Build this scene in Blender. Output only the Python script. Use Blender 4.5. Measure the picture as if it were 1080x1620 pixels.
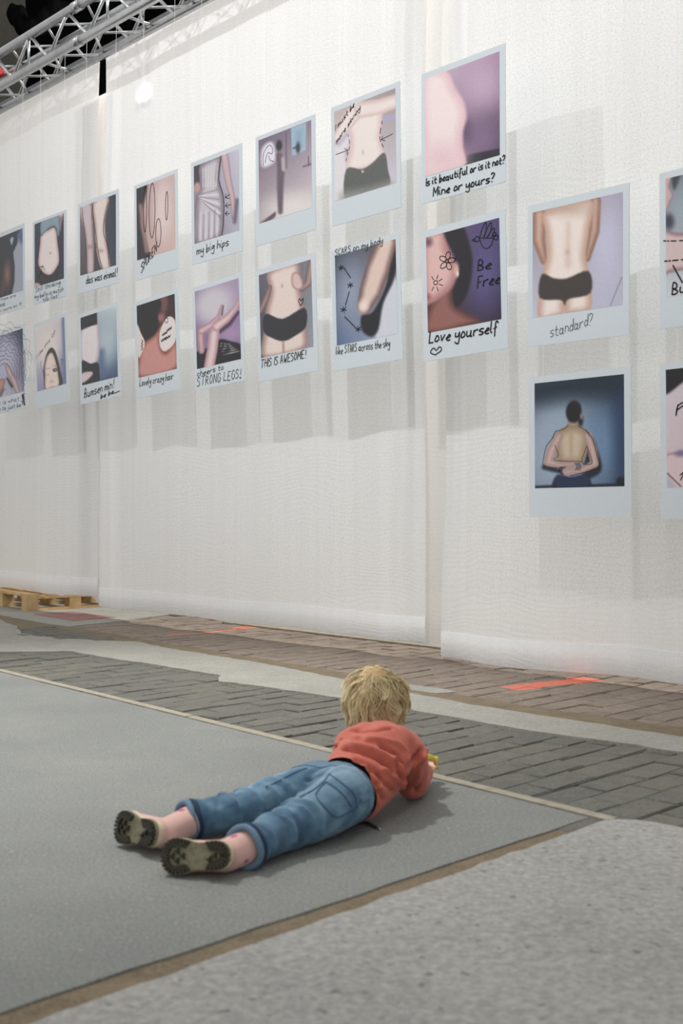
import bpy, bmesh, math, random
import numpy as np
from mathutils import Vector, Matrix

random.seed(7); np.random.seed(7)
scene = bpy.context.scene
for o in list(bpy.data.objects): bpy.data.objects.remove(o)
C = scene.collection

# ------------------------------------------------------------------ camera, light, exposure
F = 1819.0; CH = 0.78; HY = 805.0          # focal length in px, camera height, horizon row (1080 x 1620 frame)
cam_d = bpy.data.cameras.new('camera'); cam = bpy.data.objects.new('camera', cam_d); C.objects.link(cam)
cam.location = (0, 0, CH); cam.rotation_euler = (math.pi/2, 0, 0)
cam_d.sensor_fit = 'VERTICAL'; cam_d.sensor_height = 36.0; cam_d.sensor_width = 24.0
cam_d.lens = F/1620*36.0; cam_d.shift_y = (HY-810)/1620
cam_d.clip_start = 0.05; cam_d.clip_end = 200
cam_d.dof.use_dof = True; cam_d.dof.focus_distance = 6.2; cam_d.dof.aperture_fstop = 4.4
scene.camera = cam
vs = scene.view_settings
vs.view_transform = 'Standard'; vs.look = 'None'; vs.gamma = 1.0; vs.use_curve_mapping = False
vs.exposure = 0.0

world = bpy.data.worlds.new('hall_light'); scene.world = world; world.use_nodes = True
world.node_tree.nodes['Background'].inputs[0].default_value = (1.0, 0.985, 0.965, 1)
world.node_tree.nodes['Background'].inputs[1].default_value = 0.76

WU = Vector((0.685, -0.7285, 0)).normalized()     # along the curtain wall, to the right
WN = Vector((0.7285, 0.685, 0)).normalized()      # from the camera to the curtain wall
def wsz(s, z, D): return WN*D + WU*s + Vector((0, 0, z))

def lamp(name, kind, loc, target, power, color, size, size_y=None, spot=None):
    l = bpy.data.lights.new(name, kind); l.energy = power; l.color = color
    if kind == 'AREA':
        l.size = size
        if size_y: l.shape = 'RECTANGLE'; l.size_y = size_y
    else:
        l.shadow_soft_size = size
    if spot: l.spot_size = spot; l.spot_blend = 0.9
    o = bpy.data.objects.new(name, l); C.objects.link(o); o.location = loc
    o.rotation_euler = (Vector(target)-Vector(loc)).to_track_quat('-Z', 'Y').to_euler()
    return o
# exhibition lamps high in the hall in front of the prints
aim = wsz(-4.2, 4.3, 4.3)
COOL = (0.97, 0.99, 1.0)
lamp('hall_spot', 'SPOT', wsz(2.0, 9.6, -4.6), aim, 1950, COOL, 0.10, spot=math.radians(40))
lamp('hall_spot', 'SPOT', wsz(-10.3, 9.6, -4.6), aim, 1300, COOL, 0.10, spot=math.radians(40))
# downlights over the floor left of the child, then unseen lights added to brighten the curtains from behind
lamp('hall_spot', 'SPOT', (-2.4, 5.0, 6.6), (-1.3, 4.3, 0.0), 1900, (1, 0.97, 0.93), 0.16, spot=math.radians(46))
for s_l in (-8.0, -5.0, -2.0):
    lamp('curtain_backlight', 'AREA', wsz(s_l, 6.2, 7.4), wsz(s_l, 0.2, 4.9), 190, (1, 0.955, 0.90), 1.2)

# ------------------------------------------------------------------ helpers
def lin(c):
    c = np.asarray(c, dtype=float)/255.0
    return np.where(c <= 0.04045, c/12.92, ((c+0.055)/1.055)**2.4)
def L4(c): return tuple(float(v) for v in lin(c)) + (1.0,)

def ray(px, py): return Vector(((px-540)/F, 1.0, -(py-HY)/F))
def P(px, py, z=0.0):                      # pixel at a known height -> point
    d = (CH-z)*F/(py-HY)
    return Vector(((px-540)/F*d, d, z))
def G(px, py): return P(px, py, 0.0)
def wall(px, py, D):
    r = ray(px, py); t = D/(r.dot(WN)); return Vector((0, 0, CH)) + r*t
def wsz_of(px, py, D):
    p = wall(px, py, D); return p.dot(WU), p.z

def new_obj(name, me, mat=None, parent=None):
    o = bpy.data.objects.new(name, me); C.objects.link(o)
    if mat and not me.materials: me.materials.append(mat)
    if parent is not None: o.parent = parent
    return o
def mesh(name, verts, faces, smooth=False):
    me = bpy.data.meshes.new(name)
    me.from_pydata([tuple(v) for v in verts], [], [tuple(int(i) for i in f) for f in faces]); me.update()
    if smooth: me.polygons.foreach_set('use_smooth', [True]*len(me.polygons))
    return me
def empty(name, loc=(0, 0, 0)):
    o = bpy.data.objects.new(name, None); C.objects.link(o); o.location = loc
    o.empty_display_size = 0.05; return o
def tag(o, label=None, cat=None, group=None, kind=None):
    if label: o['label'] = label
    if cat: o['category'] = cat
    if group: o['group'] = group
    if kind: o['kind'] = kind
    return o
class MB:
    def __init__(s): s.v = []; s.f = []
    def add(s, vs_, fs_):
        b = len(s.v); s.v += [Vector(v) for v in vs_]; s.f += [tuple(i+b for i in f) for f in fs_]
    def box(s, c, ax, ay, az):             # centre and three half-vectors
        c = Vector(c); ax = Vector(ax); ay = Vector(ay); az = Vector(az)
        vs_ = [c+ax*i+ay*j+az*k for k in (-1, 1) for j in (-1, 1) for i in (-1, 1)]
        s.add(vs_, [(0, 2, 3, 1), (4, 5, 7, 6), (0, 1, 5, 4), (2, 6, 7, 3), (0, 4, 6, 2), (1, 3, 7, 5)])
    def tube(s, p0, p1, r0, r1=None, n=10, cap=True):
        p0 = Vector(p0); p1 = Vector(p1); r1 = r0 if r1 is None else r1
        d = (p1-p0).normalized(); a = d.orthogonal().normalized(); b = d.cross(a)
        vs_ = []
        for p, r in ((p0, r0), (p1, r1)):
            for k in range(n):
                t = 2*math.pi*k/n; vs_.append(p+a*(r*math.cos(t))+b*(r*math.sin(t)))
        fs_ = [(k, (k+1) % n, n+(k+1) % n, n+k) for k in range(n)]
        if cap: fs_ += [tuple(range(n-1, -1, -1)), tuple(range(n, 2*n))]
        s.add(vs_, fs_)
    def path(s, pts, r, n=6):
        pts = [Vector(p) for p in pts]; N = len(pts); vs_ = []; a = None
        rr = r if hasattr(r, '__len__') else [r]*N
        for i, p in enumerate(pts):
            d = (pts[min(i+1, N-1)]-pts[max(i-1, 0)])
            d = d.normalized() if d.length > 1e-9 else Vector((0, 0, 1))
            a = d.orthogonal().normalized() if a is None else (a-d*a.dot(d)).normalized()
            b = d.cross(a)
            for k in range(n):
                t = 2*math.pi*k/n; vs_.append(p+a*(rr[i]*math.cos(t))+b*(rr[i]*math.sin(t)))
        fs_ = [(i*n+k, i*n+(k+1) % n, (i+1)*n+(k+1) % n, (i+1)*n+k) for i in range(N-1) for k in range(n)]
        fs_ += [tuple(range(n-1, -1, -1)), tuple(range((N-1)*n, N*n))]
        s.add(vs_, fs_)
    def build(s, name, mat, parent=None, smooth=False):
        return new_obj(name, mesh(name, s.v, s.f, smooth), mat, parent)

# ------------------------------------------------------------------ materials
class NT:
    def __init__(s, name):
        s.m = bpy.data.materials.new(name); s.m.use_nodes = True; s.t = s.m.node_tree
        s.b = s.t.nodes['Principled BSDF']; s.out = s.t.nodes['Material Output']
    def n(s, typ, **kw):
        nd = s.t.nodes.new(typ)
        for k, v in kw.items():
            if k.startswith('i_'): nd.inputs[k[2:].replace('_', ' ')].default_value = v
            else: setattr(nd, k, v)
        return nd
    def l(s, a, b): s.t.links.new(a, b)
    def noise(s, vec, scale, detail=4, rough=0.6):
        nd = s.n('ShaderNodeTexNoise'); nd.inputs['Scale'].default_value = scale
        nd.inputs['Detail'].default_value = detail; nd.inputs['Roughness'].default_value = rough
        if vec is not None: s.l(vec, nd.inputs['Vector'])
        return nd.outputs['Fac']
    def ramp(s, fac, stops):
        nd = s.n('ShaderNodeValToRGB'); cr = nd.color_ramp
        while len(cr.elements) < len(stops): cr.elements.new(0.5)
        for e, (p, c) in zip(cr.elements, stops): e.position = p; e.color = c
        s.l(fac, nd.inputs['Fac']); return nd.outputs['Color']
    def mix(s, fac, a, b, mode='MIX'):
        nd = s.n('ShaderNodeMix', data_type='RGBA', blend_type=mode)
        for src, i in ((fac, 0), (a, 6), (b, 7)):
            if isinstance(src, (int, float)): nd.inputs[i].default_value = src
            elif isinstance(src, tuple): nd.inputs[i].default_value = src
            else: s.l(src, nd.inputs[i])
        return nd.outputs[2]
    def math(s, op, a, b=None, clamp=False):
        nd = s.n('ShaderNodeMath', operation=op, use_clamp=clamp)
        for src, i in ((a, 0), (b, 1)):
            if src is None: continue
            if isinstance(src, (int, float)): nd.inputs[i].default_value = src
            else: s.l(src, nd.inputs[i])
        return nd.outputs[0]
    def bump(s, h, strength=0.3, dist=0.01):
        nd = s.n('ShaderNodeBump'); nd.inputs['Strength'].default_value = strength
        nd.inputs['Distance'].default_value = dist; s.l(h, nd.inputs['Height'])
        s.l(nd.outputs['Normal'], s.b.inputs['Normal'])
    def pos(s): return s.n('ShaderNodeNewGeometry').outputs['Position']
    def objc(s): return s.n('ShaderNodeTexCoord').outputs['Object']
    def map(s, vec, scale=(1, 1, 1), rot=(0, 0, 0), loc=(0, 0, 0)):
        nd = s.n('ShaderNodeMapping'); nd.inputs['Scale'].default_value = scale
        nd.inputs['Rotation'].default_value = rot; nd.inputs['Location'].default_value = loc
        s.l(vec, nd.inputs['Vector']); return nd.outputs[0]
    def color(s, c):
        if isinstance(c, tuple): s.b.inputs['Base Color'].default_value = c
        else: s.l(c, s.b.inputs['Base Color'])
    def rough(s, r): s.b.inputs['Roughness'].default_value = r

def plain(name, rgb, rough=0.6, metal=0.0, var=0.08, scale=30, bump=0.0):
    N = NT(name); v = N.objc(); c = L4(rgb)
    f = N.noise(v, scale)
    lo = tuple(x*(1-var) for x in c[:3])+(1,); hi = tuple(min(1, x*(1+var)) for x in c[:3])+(1,)
    N.color(N.ramp(f, [(0.3, lo), (0.7, hi)])); N.rough(rough); N.b.inputs['Metallic'].default_value = metal
    if bump: N.bump(f, bump, 0.003)
    return N.m

M = {}
# smooth concrete slab
N = NT('smooth_concrete'); v = N.pos()
c = N.ramp(N.noise(v, 1.6, 6, 0.65), [(0.3, L4((107, 110, 109))), (0.5, L4((117, 121, 118))), (0.72, L4((133, 133, 129)))])
fine = N.noise(v, 140, 3, 0.7)
c = N.mix(0.35, c, N.ramp(fine, [(0.36, L4((73, 76, 75))), (0.62, L4((153, 155, 151)))]), 'MIX')
scr = N.noise(N.map(v, (6, 55, 1), (0, 0, 0.5)), 1.0, 5, 0.7)
c = N.mix(N.ramp(scr, [(0.62, (0, 0, 0, 1)), (0.74, (0.45, 0.45, 0.45, 1))]), c, L4((170, 172, 168)))
fk = N.noise(v, 75, 2, 0.5)
c = N.mix(N.ramp(fk, [(0.66, (0, 0, 0, 1)), (0.73, (0.5, 0.5, 0.5, 1))]), c, L4((175, 176, 173)))
sp = N.noise(v, 38, 2, 0.5)
c = N.mix(N.ramp(sp, [(0.22, (0.6, 0.6, 0.6, 1)), (0.29, (0, 0, 0, 1))]), c, L4((70, 71, 68)))
N.color(c); N.rough(0.72); N.bump(fine, 0.25, 0.002); M['slab'] = N.m
# rough exposed-aggregate concrete
N = NT('rough_concrete'); v = N.pos()
big = N.noise(v, 3.0, 5, 0.65); med = N.noise(v, 60, 5, 0.75); fine = N.noise(v, 260, 3, 0.7)
c = N.ramp(big, [(0.3, L4((142, 142, 140))), (0.7, L4((167, 167, 163)))])
c = N.mix(0.5, c, N.ramp(med, [(0.3, L4((94, 95, 94))), (0.5, L4((154, 154, 150))), (0.72, L4((200, 199, 194)))]))
c = N.mix(N.ramp(fine, [(0.28, (0.7, 0.7, 0.7, 1)), (0.4, (0, 0, 0, 1))]), c, L4((89, 92, 89)))
pit = N.noise(v, 42, 2, 0.4)
c = N.mix(N.ramp(pit, [(0.27, (0.75, 0.75, 0.75, 1)), (0.34, (0, 0, 0, 1))]), c, L4((96, 98, 95)))
N.color(c); N.rough(0.9); N.bump(med, 0.6, 0.006); M['rough'] = N.m
# kerb concrete
N = NT('kerb_concrete'); v = N.pos()
big = N.noise(v, 4.0, 5, 0.7); med = N.noise(v, 80, 4, 0.75)
c = N.ramp(big, [(0.3, L4((136, 136, 128))), (0.7, L4((162, 160, 153)))])
c = N.mix(0.4, c, N.ramp(med, [(0.3, L4((99, 100, 94))), (0.7, L4((179, 177, 169)))]))
N.color(c); N.rough(0.9); N.bump(med, 0.5, 0.005); M['kerb'] = N.m
# sand and dirt in joints
N = NT('joint_dirt'); v = N.pos()
a_ = N.noise(v, 12, 5, 0.7); b_ = N.noise(v, 150, 3, 0.7)
c = N.ramp(a_, [(0.3, L4((87, 78, 63))), (0.7, L4((133, 118, 95)))])
c = N.mix(0.4, c, N.ramp(b_, [(0.3, L4((63, 57, 48))), (0.7, L4((157, 141, 116)))]))
N.color(c); N.rough(0.95); N.bump(b_, 0.6, 0.004); M['dirt'] = N.m
N = NT('brick_bed_sand'); v = N.pos(); a_ = N.noise(v, 7, 5, 0.7)
N.color(N.ramp(a_, [(0.35, L4((30, 28, 25))), (0.72, L4((92, 84, 72)))])); N.rough(0.95); M['bed'] = N.m
N = NT('dark_subfloor'); v = N.pos(); a_ = N.noise(v, 40, 4, 0.7)
N.color(N.ramp(a_, [(0.3, L4((44, 41, 36))), (0.7, L4((92, 84, 72)))])); N.rough(0.95); M['sub'] = N.m
def brick_mat(name, lo, mid, hi, dirt, paint=None):
    N = NT(name); v = N.pos(); oi = N.n('ShaderNodeObjectInfo').outputs['Random']
    c = N.ramp(oi, [(0.0, L4(lo)), (0.5, L4(mid)), (1.0, L4(hi))])
    f1 = N.noise(v, 22, 5, 0.7); f2 = N.noise(v, 160, 3, 0.7); f0 = N.noise(v, 2.4, 4, 0.6)
    c = N.mix(N.ramp(f0, [(0.42, (0, 0, 0, 1)), (0.62, (0.75, 0.75, 0.75, 1))]), c, L4(dirt))
    c = N.mix(0.28, c, N.ramp(f1, [(0.3, L4(tuple(x*0.5 for x in lo))), (0.7, L4(tuple(min(255, x*1.3) for x in hi)))]))
    c = N.mix(0.15, c, N.ramp(f2, [(0.3, (0.02, 0.02, 0.02, 1)), (0.7, (0.55, 0.52, 0.47, 1))]))
    for (p0, p1, hw) in (paint or []):     # worn stripe of orange spray paint between two floor points
        d = (p1-p0); ln = d.length; ang = math.atan2(d.y, d.x)
        mp = N.n('ShaderNodeMapping', vector_type='TEXTURE'); mp.inputs['Location'].default_value = ((p0+p1)/2)
        mp.inputs['Rotation'].default_value = (0, 0, ang); N.l(v, mp.inputs['Vector'])
        sx = N.n('ShaderNodeSeparateXYZ'); N.l(mp.outputs[0], sx.inputs[0])
        jit = N.math('MULTIPLY', N.math('SUBTRACT', f1, 0.5), 0.05)
        ax = N.math('ADD', N.math('DIVIDE', N.math('ABSOLUTE', sx.outputs[0]), ln/2), jit)
        ay = N.math('ADD', N.math('DIVIDE', N.math('ABSOLUTE', sx.outputs[1]), hw), N.math('MULTIPLY', jit, 6))
        mk = N.math('LESS_THAN', N.math('MAXIMUM', ax, ay), 1.0)
        wear = N.ramp(N.noise(v, 45, 4, 0.7), [(0.34, (0.25, 0.25, 0.25, 1)), (0.5, (0.92, 0.92, 0.92, 1))])
        c = N.mix(N.math('MULTIPLY', mk, wear), c, L4((222, 116, 94)))
    N.color(c); N.rough(0.85); N.bump(f1, 0.5, 0.006); return N.m
paint1 = (G(806, 1087), G(938, 1071.5), 0.070)
paint2 = (G(372, 993.5), G(412, 989.5), 0.055)
paint3 = (G(262, 1004.5), G(372, 994.5), 0.022)
paint4 = (G(500, 1040), G(568, 1036), 0.05)
M['brick_brown'] = brick_mat('brown_brick', (104, 90, 80), (122, 108, 96), (134, 120, 108), (128, 114, 98), [paint1, paint2, paint3])
M['brick_grey'] = brick_mat('grey_brick', (66, 68, 64), (79, 81, 75), (90, 91, 84), (94, 91, 78))
M['brick_red'] = brick_mat('red_brick', (126, 84, 80), (140, 92, 88), (150, 104, 98), (140, 100, 94))
M['edging'] = plain('edging_timber', (150, 144, 130), 0.85, 0, 0.18, 25, 0.3)
# white mesh fabric
def fabric(name, base, open_lo, open_hi):
    N = NT(name); uv = N.n('ShaderNodeUVMap').outputs[0]
    warp = N.noise(N.map(uv, (1.1, 1.6, 1)), 1.4, 2, 0.5)
    sx = N.n('ShaderNodeSeparateXYZ'); N.l(uv, sx.inputs[0])
    zz = N.math('ADD', sx.outputs[1], N.math('MULTIPLY', warp, 0.30))
    rows = N.math('SINE', N.math('MULTIPLY', zz, 2*math.pi/0.026))
    cols = N.math('SINE', N.math('MULTIPLY', sx.outputs[0], 2*math.pi/0.021))
    patch = N.noise(N.map(uv, (0.8, 0.9, 1)), 1.7, 3, 0.5)
    grain = N.noise(N.map(uv, (90, 160, 1)), 1.0, 3, 0.8)
    streak = N.noise(N.map(uv, (14.0, 0.10, 1)), 1.0, 4, 0.7)
    w = N.math('ADD', N.math('MULTIPLY', rows, 0.55), N.math('MULTIPLY', cols, 0.35))
    w = N.math('MULTIPLY', w, N.ramp(patch, [(0.35, (0.05, 0.05, 0.05, 1)), (0.7, (1, 1, 1, 1))]))
    op = N.math('ADD', N.math('MULTIPLY', w, 0.03), N.ramp(grain, [(0.36, (open_hi,)*3+(1,)), (0.52, (open_lo,)*3+(1,))]), True)
    col = N.ramp(streak, [(0.3, tuple(x*0.95 for x in base)+(1,)), (0.7, tuple(base)+(1,))])
    dif = N.n('ShaderNodeBsdfDiffuse'); tr = N.n('ShaderNodeBsdfTranslucent'); tp = N.n('ShaderNodeBsdfTransparent')
    N.l(col, dif.inputs['Color']); N.l(col, tr.inputs['Color'])
    bp = N.n('ShaderNodeBump'); bp.inputs['Strength'].default_value = 0.22; bp.inputs['Distance'].default_value = 0.004
    N.l(N.math('ADD', w, N.math('MULTIPLY', grain, 1.5)), bp.inputs['Height']); N.l(bp.outputs[0], dif.inputs['Normal'])
    m1 = N.n('ShaderNodeMixShader'); m1.inputs[0].default_value = 0.30
    N.l(dif.outputs[0], m1.inputs[1]); N.l(tr.outputs[0], m1.inputs[2])
    m2 = N.n('ShaderNodeMixShader'); N.l(op, m2.inputs[0]); N.l(m1.outputs[0], m2.inputs[1]); N.l(tp.outputs[0], m2.inputs[2])
    N.l(m2.outputs[0], N.out.inputs['Surface']); return N.m
M['mesh'] = fabric('white_mesh_fabric', (0.93, 0.935, 0.935), 0.0, 0.20)
M['scrim'] = fabric('inner_mesh_fabric', (0.90, 0.89, 0.87), 0.03, 0.16)
M['hem'] = plain('hem_fabric', (238, 238, 235), 0.9, 0, 0.05, 200, 0.3)
M['alu'] = plain('aluminium_tube', (196, 198, 200), 0.32, 0.9, 0.12, 14)
M['rail'] = plain('grey_rail', (140, 142, 142), 0.5, 0.5, 0.1, 20)
M['black'] = plain('black_cloth', (11, 11, 12), 0.9, 0, 0.3, 12)
M['black'].node_tree.nodes['Principled BSDF'].inputs['Specular IOR Level'].default_value = 0.0
M['hall'] = plain('hall_concrete', (62, 60, 50), 0.95, 0, 0.4, 1.5)
M['red'] = plain('red_strap', (190, 40, 36), 0.6)
M['board'] = plain('white_print_board', (216, 224, 230), 0.55, 0, 0.015, 40)
M['wire'] = plain('clear_line', (250, 250, 250), 0.3)
M['ink'] = plain('black_marker', (14, 13, 18), 0.5)
M['ink_soft'] = plain('thin_pen', (62, 62, 76), 0.6)
M['ink_purple'] = plain('plum_marker', (48, 26, 44), 0.5)
M['ink_white'] = plain('white_pen', (244, 240, 240), 0.6)
M['wood'] = plain('pallet_wood', (196, 164, 118), 0.8, 0, 0.22, 9, 0.2)
def attr_mat(name, rough=0.6, bump=0.0, bscale=200, sheen=0.0, gain=0.0, gscale=120):
    N = NT(name); a = N.n('ShaderNodeAttribute', attribute_name='col').outputs['Color']
    f = N.noise(N.objc(), gscale, 3, 0.7)
    if gain: a = N.mix(gain, a, N.ramp(f, [(0.3, (0.3, 0.3, 0.3, 1)), (0.7, (0.7, 0.7, 0.7, 1))]), 'OVERLAY')
    N.color(a); N.rough(rough)
    if bump: N.bump(N.noise(N.objc(), bscale, 3, 0.7), bump, 0.002)
    if sheen: N.b.inputs['Sheen Weight'].default_value = sheen
    return N.m
M['print'] = attr_mat('photo_print', 0.35, gain=0.25, gscale=300)
M['sweater'] = attr_mat('coral_fleece', 0.95, 0.35, 260, 0.15, 0.2, 180)
M['denim'] = attr_mat('washed_denim', 0.9, 0.4, 420, 0.1, 0.3, 260)
M['boot'] = attr_mat('pink_boot', 0.5)
M['hair'] = attr_mat('blond_hair', 0.42)
M['skin'] = plain('skin', (226, 178, 156), 0.5, 0, 0.04, 60)
M['navy'] = plain('navy_cotton', (26, 26, 40), 0.9)
M['tread'] = plain('rubber_tread', (50, 48, 36), 0.8, 0, 0.3, 120)
M['sole'] = plain('dusty_rubber', (126, 122, 100), 0.85, 0, 0.3, 90)
M['cream'] = plain('cream_rubber', (206, 194, 164), 0.6, 0, 0.1, 60)
M['cuff'] = plain('denim_cuff', (98, 124, 146), 0.95, 0, 0.2, 300, 0.3)
M['cuff_dark'] = plain('dark_denim', (36, 56, 80), 0.95, 0, 0.2, 300, 0.3)
M['thread'] = plain('denim_stitch', (58, 84, 108), 0.95, 0, 0.2, 200)
M['yellow'] = plain('yellow_plastic', (222, 202, 84), 0.5)
M['metal'] = plain('bright_metal', (200, 200, 200), 0.3, 0.9)
N = NT('lamp_lens'); N.b.inputs['Emission Color'].default_value = (1, 1, 1, 1); N.b.inputs['Emission Strength'].default_value = 14.0; M['lens'] = N.m

# ------------------------------------------------------------------ the setting: hall and floor
def slab_poly(name, pts, top, thick, mat, parent, sub=0.12, jag=0.0, jagged=None):
    """polygon in plan with a ragged outline, extruded downwards"""
    pts = [Vector((p[0], p[1], 0)) for p in pts]; out = []
    rnd = random.Random(len(name)*13+len(pts))
    for i, p in enumerate(pts):
        q = pts[(i+1) % len(pts)]; d = q-p
        nrm = Vector((-d.y, d.x, 0)).normalized() if d.length else Vector()
        if jagged is not None and i in jagged:
            n = max(1, int(d.length/sub))
            for k in range(n): out.append(p+d*(k/n)+(nrm*rnd.uniform(-jag, jag) if k else Vector()))
        else: out.append(p)
    bm = bmesh.new(); vs_ = [bm.verts.new((p.x, p.y, top)) for p in out]
    f = bm.faces.new(vs_)
    if f.normal.z < 0 or (f.normal_update() or f.normal.z < 0): f.normal_flip()
    g = bmesh.ops.extrude_face_region(bm, geom=[f])
    for e in g['geom']:
        if isinstance(e, bmesh.types.BMVert): e.co.z -= thick
    bmesh.ops.recalc_face_normals(bm, faces=bm.faces)
    bmesh.ops.triangulate(bm, faces=[f for f in bm.faces if len(f.verts) > 4])
    me = bpy.data.meshes.new(name); bm.to_mesh(me); bm.free()
    return new_obj(name, me, mat, parent)

mb = MB(); cc = wsz(-5, 0, 4)
mb.box((cc.x, cc.y, -0.09), (14, 0, 0), (0, 14, 0), (0, 0, 0.06))
floor = mb.build('floor', M['sub']); tag(floor, 'hall floor of concrete slabs and brick strips', 'floor', kind='structure')

def line2(a, b, t): return a+(b-a)*t
# edging strip along the near concrete slab
eA, eB = G(0, 1063), G(952, 1298)
ed = (eB-eA).normalized(); en = Vector((-ed.y, ed.x, 0))       # en points to the wall
if en.dot(WN) < 0: en = -en
e0, e1 = eA-ed*2.2, eB+ed*0.02
EW = 0.038
# brown joint across
j_up0, j_up1 = G(0, 1602), G(925, 1295)
jd = (j_up1-j_up0).normalized(); jn = Vector((jd.y, -jd.x, 0))
if jn.x < 0: jn = -jn
j_lo0, j_lo1 = G(30, 1628), G(962, 1298)
def isect(p, d, q, e):
    k = d.x*e.y-d.y*e.x; w = q-p
    return p+d*((w.x*e.y-w.y*e.x)/k)
cornerS = isect(eA, ed, j_up0, jd)
back0 = j_up0-jd*2.5
slab_poly('concrete_slab', [e0, cornerS, back0, back0+Vector((-6, 0, 0)), e0+Vector((-3, -1.0, 0))], 0.0, 0.05, M['slab'], floor, 0.09, 0.004, (0, 1))
mb = MB(); n_ = 1
for k in range(6):
    a0, a1 = line2(e0, e1, k/6), line2(e0, e1, (k+1)/6)
    m2 = MB(); m2.box((a0+a1)/2+en*(EW/2+0.003)+Vector((0, 0, -0.017+0.001*(k % 2))), (a1-a0)*0.497, en*(EW/2), (0, 0, 0.02))
    m2.build('edging_plank', M['edging'], floor)
lo_d = (j_lo1-j_lo0).normalized(); lo_b = j_lo0-lo_d*1.8
rp = [lo_b, j_lo1, G(1005, 1299), G(1040, 1304), G(1085, 1313), G(1180, 1338), G(1500, 1420), Vector((3.0, 0.2, 0)), Vector((1.5, -1, 0)), Vector((-0.6, -1, 0))]
slab_poly('aggregate_slab', rp, 0.004, 0.05, M['rough'], floor, 0.05, 0.006, (0, 1, 2, 3, 4, 5))
slab_poly('sand_joint', [back0, j_up1+jd*0.0, j_lo1, lo_b], -0.004, 0.03, M['dirt'], floor)
# kerb strip
near = [(-260, 1010), (0, 1032), (115, 1031), (162, 1040), (295, 1060), (350, 1069), (346, 1079), (372, 1081), (540, 1105), (690, 1131), (840, 1157), (960, 1173), (1080, 1191), (1500, 1262)]
far = [(-260, 940), (0, 981), (28, 992), (33, 1003), (105, 1011), (130, 1012), (169, 1014), (215, 1015.5), (270, 1027), (410, 1049), (540, 1075), (740, 1115), (820, 1127), (1080, 1167), (1500, 1234)]
kp = [G(*p) for p in near]+[G(*p) for p in reversed(far)]
slab_poly('concrete_kerb', kp, 0.003, 0.05, M['kerb'], floor, 0.05, 0.010, tuple(range(len(kp))))
far2 = [(-260, 934), (0, 973), (77, 987), (123, 993), (210, 1009), (320, 1026), (430, 1044), (540, 1063), (740, 1101), (820, 1114), (1080, 1151), (1500, 1215)]
chp = [G(*p) for p in far]+[G(*p) for p in reversed(far2)]
slab_poly('gutter_channel', chp, -0.001, 0.03, M['dirt'], floor, 0.06, 0.012, tuple(range(len(chp))))
# pale broken screed beside the channel
slab_poly('screed_patch', [G(*p) for p in ((640, 1082), (690, 1088), (722, 1095), (690, 1097), (640, 1090))], 0.001, 0.03, M['kerb'], floor, 0.04, 0.01, (0, 1, 2, 3, 4))
# concrete to the left of the brown bricks and under the pallet
far_l = [G(-260, 934), G(0, 973), G(77, 987), G(109, 991), G(186, 983), G(268, 972), wsz(-6.2, 0, 5.6), wsz(-12, 0, 6.6)]
slab_poly('concrete_apron', far_l, 0.0, 0.05, M['kerb'], floor, 0.08, 0.006, (0, 1, 2, 3, 4))
bs = [wsz(-6.3, 0, 4.80), wsz(-1.2, 0, 4.80), wsz(-1.2, 0, 4.95), wsz(-6.3, 0, 4.95)]
slab_poly('threshold_strip', bs, 0.006, 0.05, M['edging'], floor)
bs = [wsz(-6.3, 0, 4.95), wsz(0.5, 0, 4.95), wsz(0.5, 0, 8.0), wsz(-8, 0, 8.0)]
slab_poly('concrete_floor', bs, 0.0, 0.05, M['kerb'], floor)
# red brick patch
def brick_mesh(name, lx, ly, seed):
    r = random.Random(seed); h = 0.045; c = 0.0045
    def j(): return r.uniform(-0.0022, 0.0022)
    x, y = lx/2, ly/2
    vs_ = [(sx*x, sy*y, -h) for sx, sy in ((-1, -1), (1, -1), (1, 1), (-1, 1))]
    vs_ += [(sx*x+j(), sy*y+j(), -c*1.2) for sx, sy in ((-1, -1), (1, -1), (1, 1), (-1, 1))]
    vs_ += [(sx*(x-c)+j(), sy*(y-c)+j(), j()*0.5) for sx, sy in ((-1, -1), (1, -1), (1, 1), (-1, 1))]
    fs_ = []
    for b in (0, 4):
        for k in range(4): fs_.append((b+k, b+(k+1) % 4, b+4+(k+1) % 4, b+4+k))
    fs_.append((8, 9, 10, 11)); return mesh(name, vs_, fs_)
def inside(p, poly):
    c = False; n = len(poly); j = n-1
    for i in range(n):
        a, b = poly[i], poly[j]
        if (a.y > p.y) != (b.y > p.y) and p.x < (b.x-a.x)*(p.y-a.y)/(b.y-a.y)+a.x: c = not c
        j = i
    return c
def lay(poly, du, dv, lx, ly, org, meshes, mat, tilt=0.013, parent=floor, name='brick', zt=-0.004, stagger=0.5, gap=0.007):
    """courses run along du (length lx), stacked along dv"""
    du = du.normalized(); dv = dv.normalized()
    us = [(p-org).dot(du) for p in poly]; ws = [(p-org).dot(dv) for p in poly]
    i0, i1 = int(min(us)/lx)-2, int(max(us)/lx)+2; j0, j1 = int(min(ws)/ly)-1, int(max(ws)/ly)+1
    cnt = 0; ang = math.atan2(du.y, du.x)
    for j in range(j0, j1+1):
        sh = stagger*lx*(j % 2)+random.uniform(-0.012, 0.012)
        for i in range(i0, i1+1):
            p = org+du*(i*lx+sh)+dv*(j*ly)
            if not any(inside(p+du*(a*lx*0.48)+dv*(b*ly*0.48), poly) for a in (-1, 0, 1) for b in (-1, 0, 1)): continue
            o = new_obj(name, random.choice(meshes), mat, parent); cnt += 1
            o.location = (p.x, p.y, zt+random.uniform(-0.004, 0.002))
            o.rotation_euler = (random.uniform(-tilt, tilt), random.uniform(-tilt, tilt), ang+random.uniform(-0.012, 0.012))
    return cnt
BL, BW = 0.215, 0.108
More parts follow.
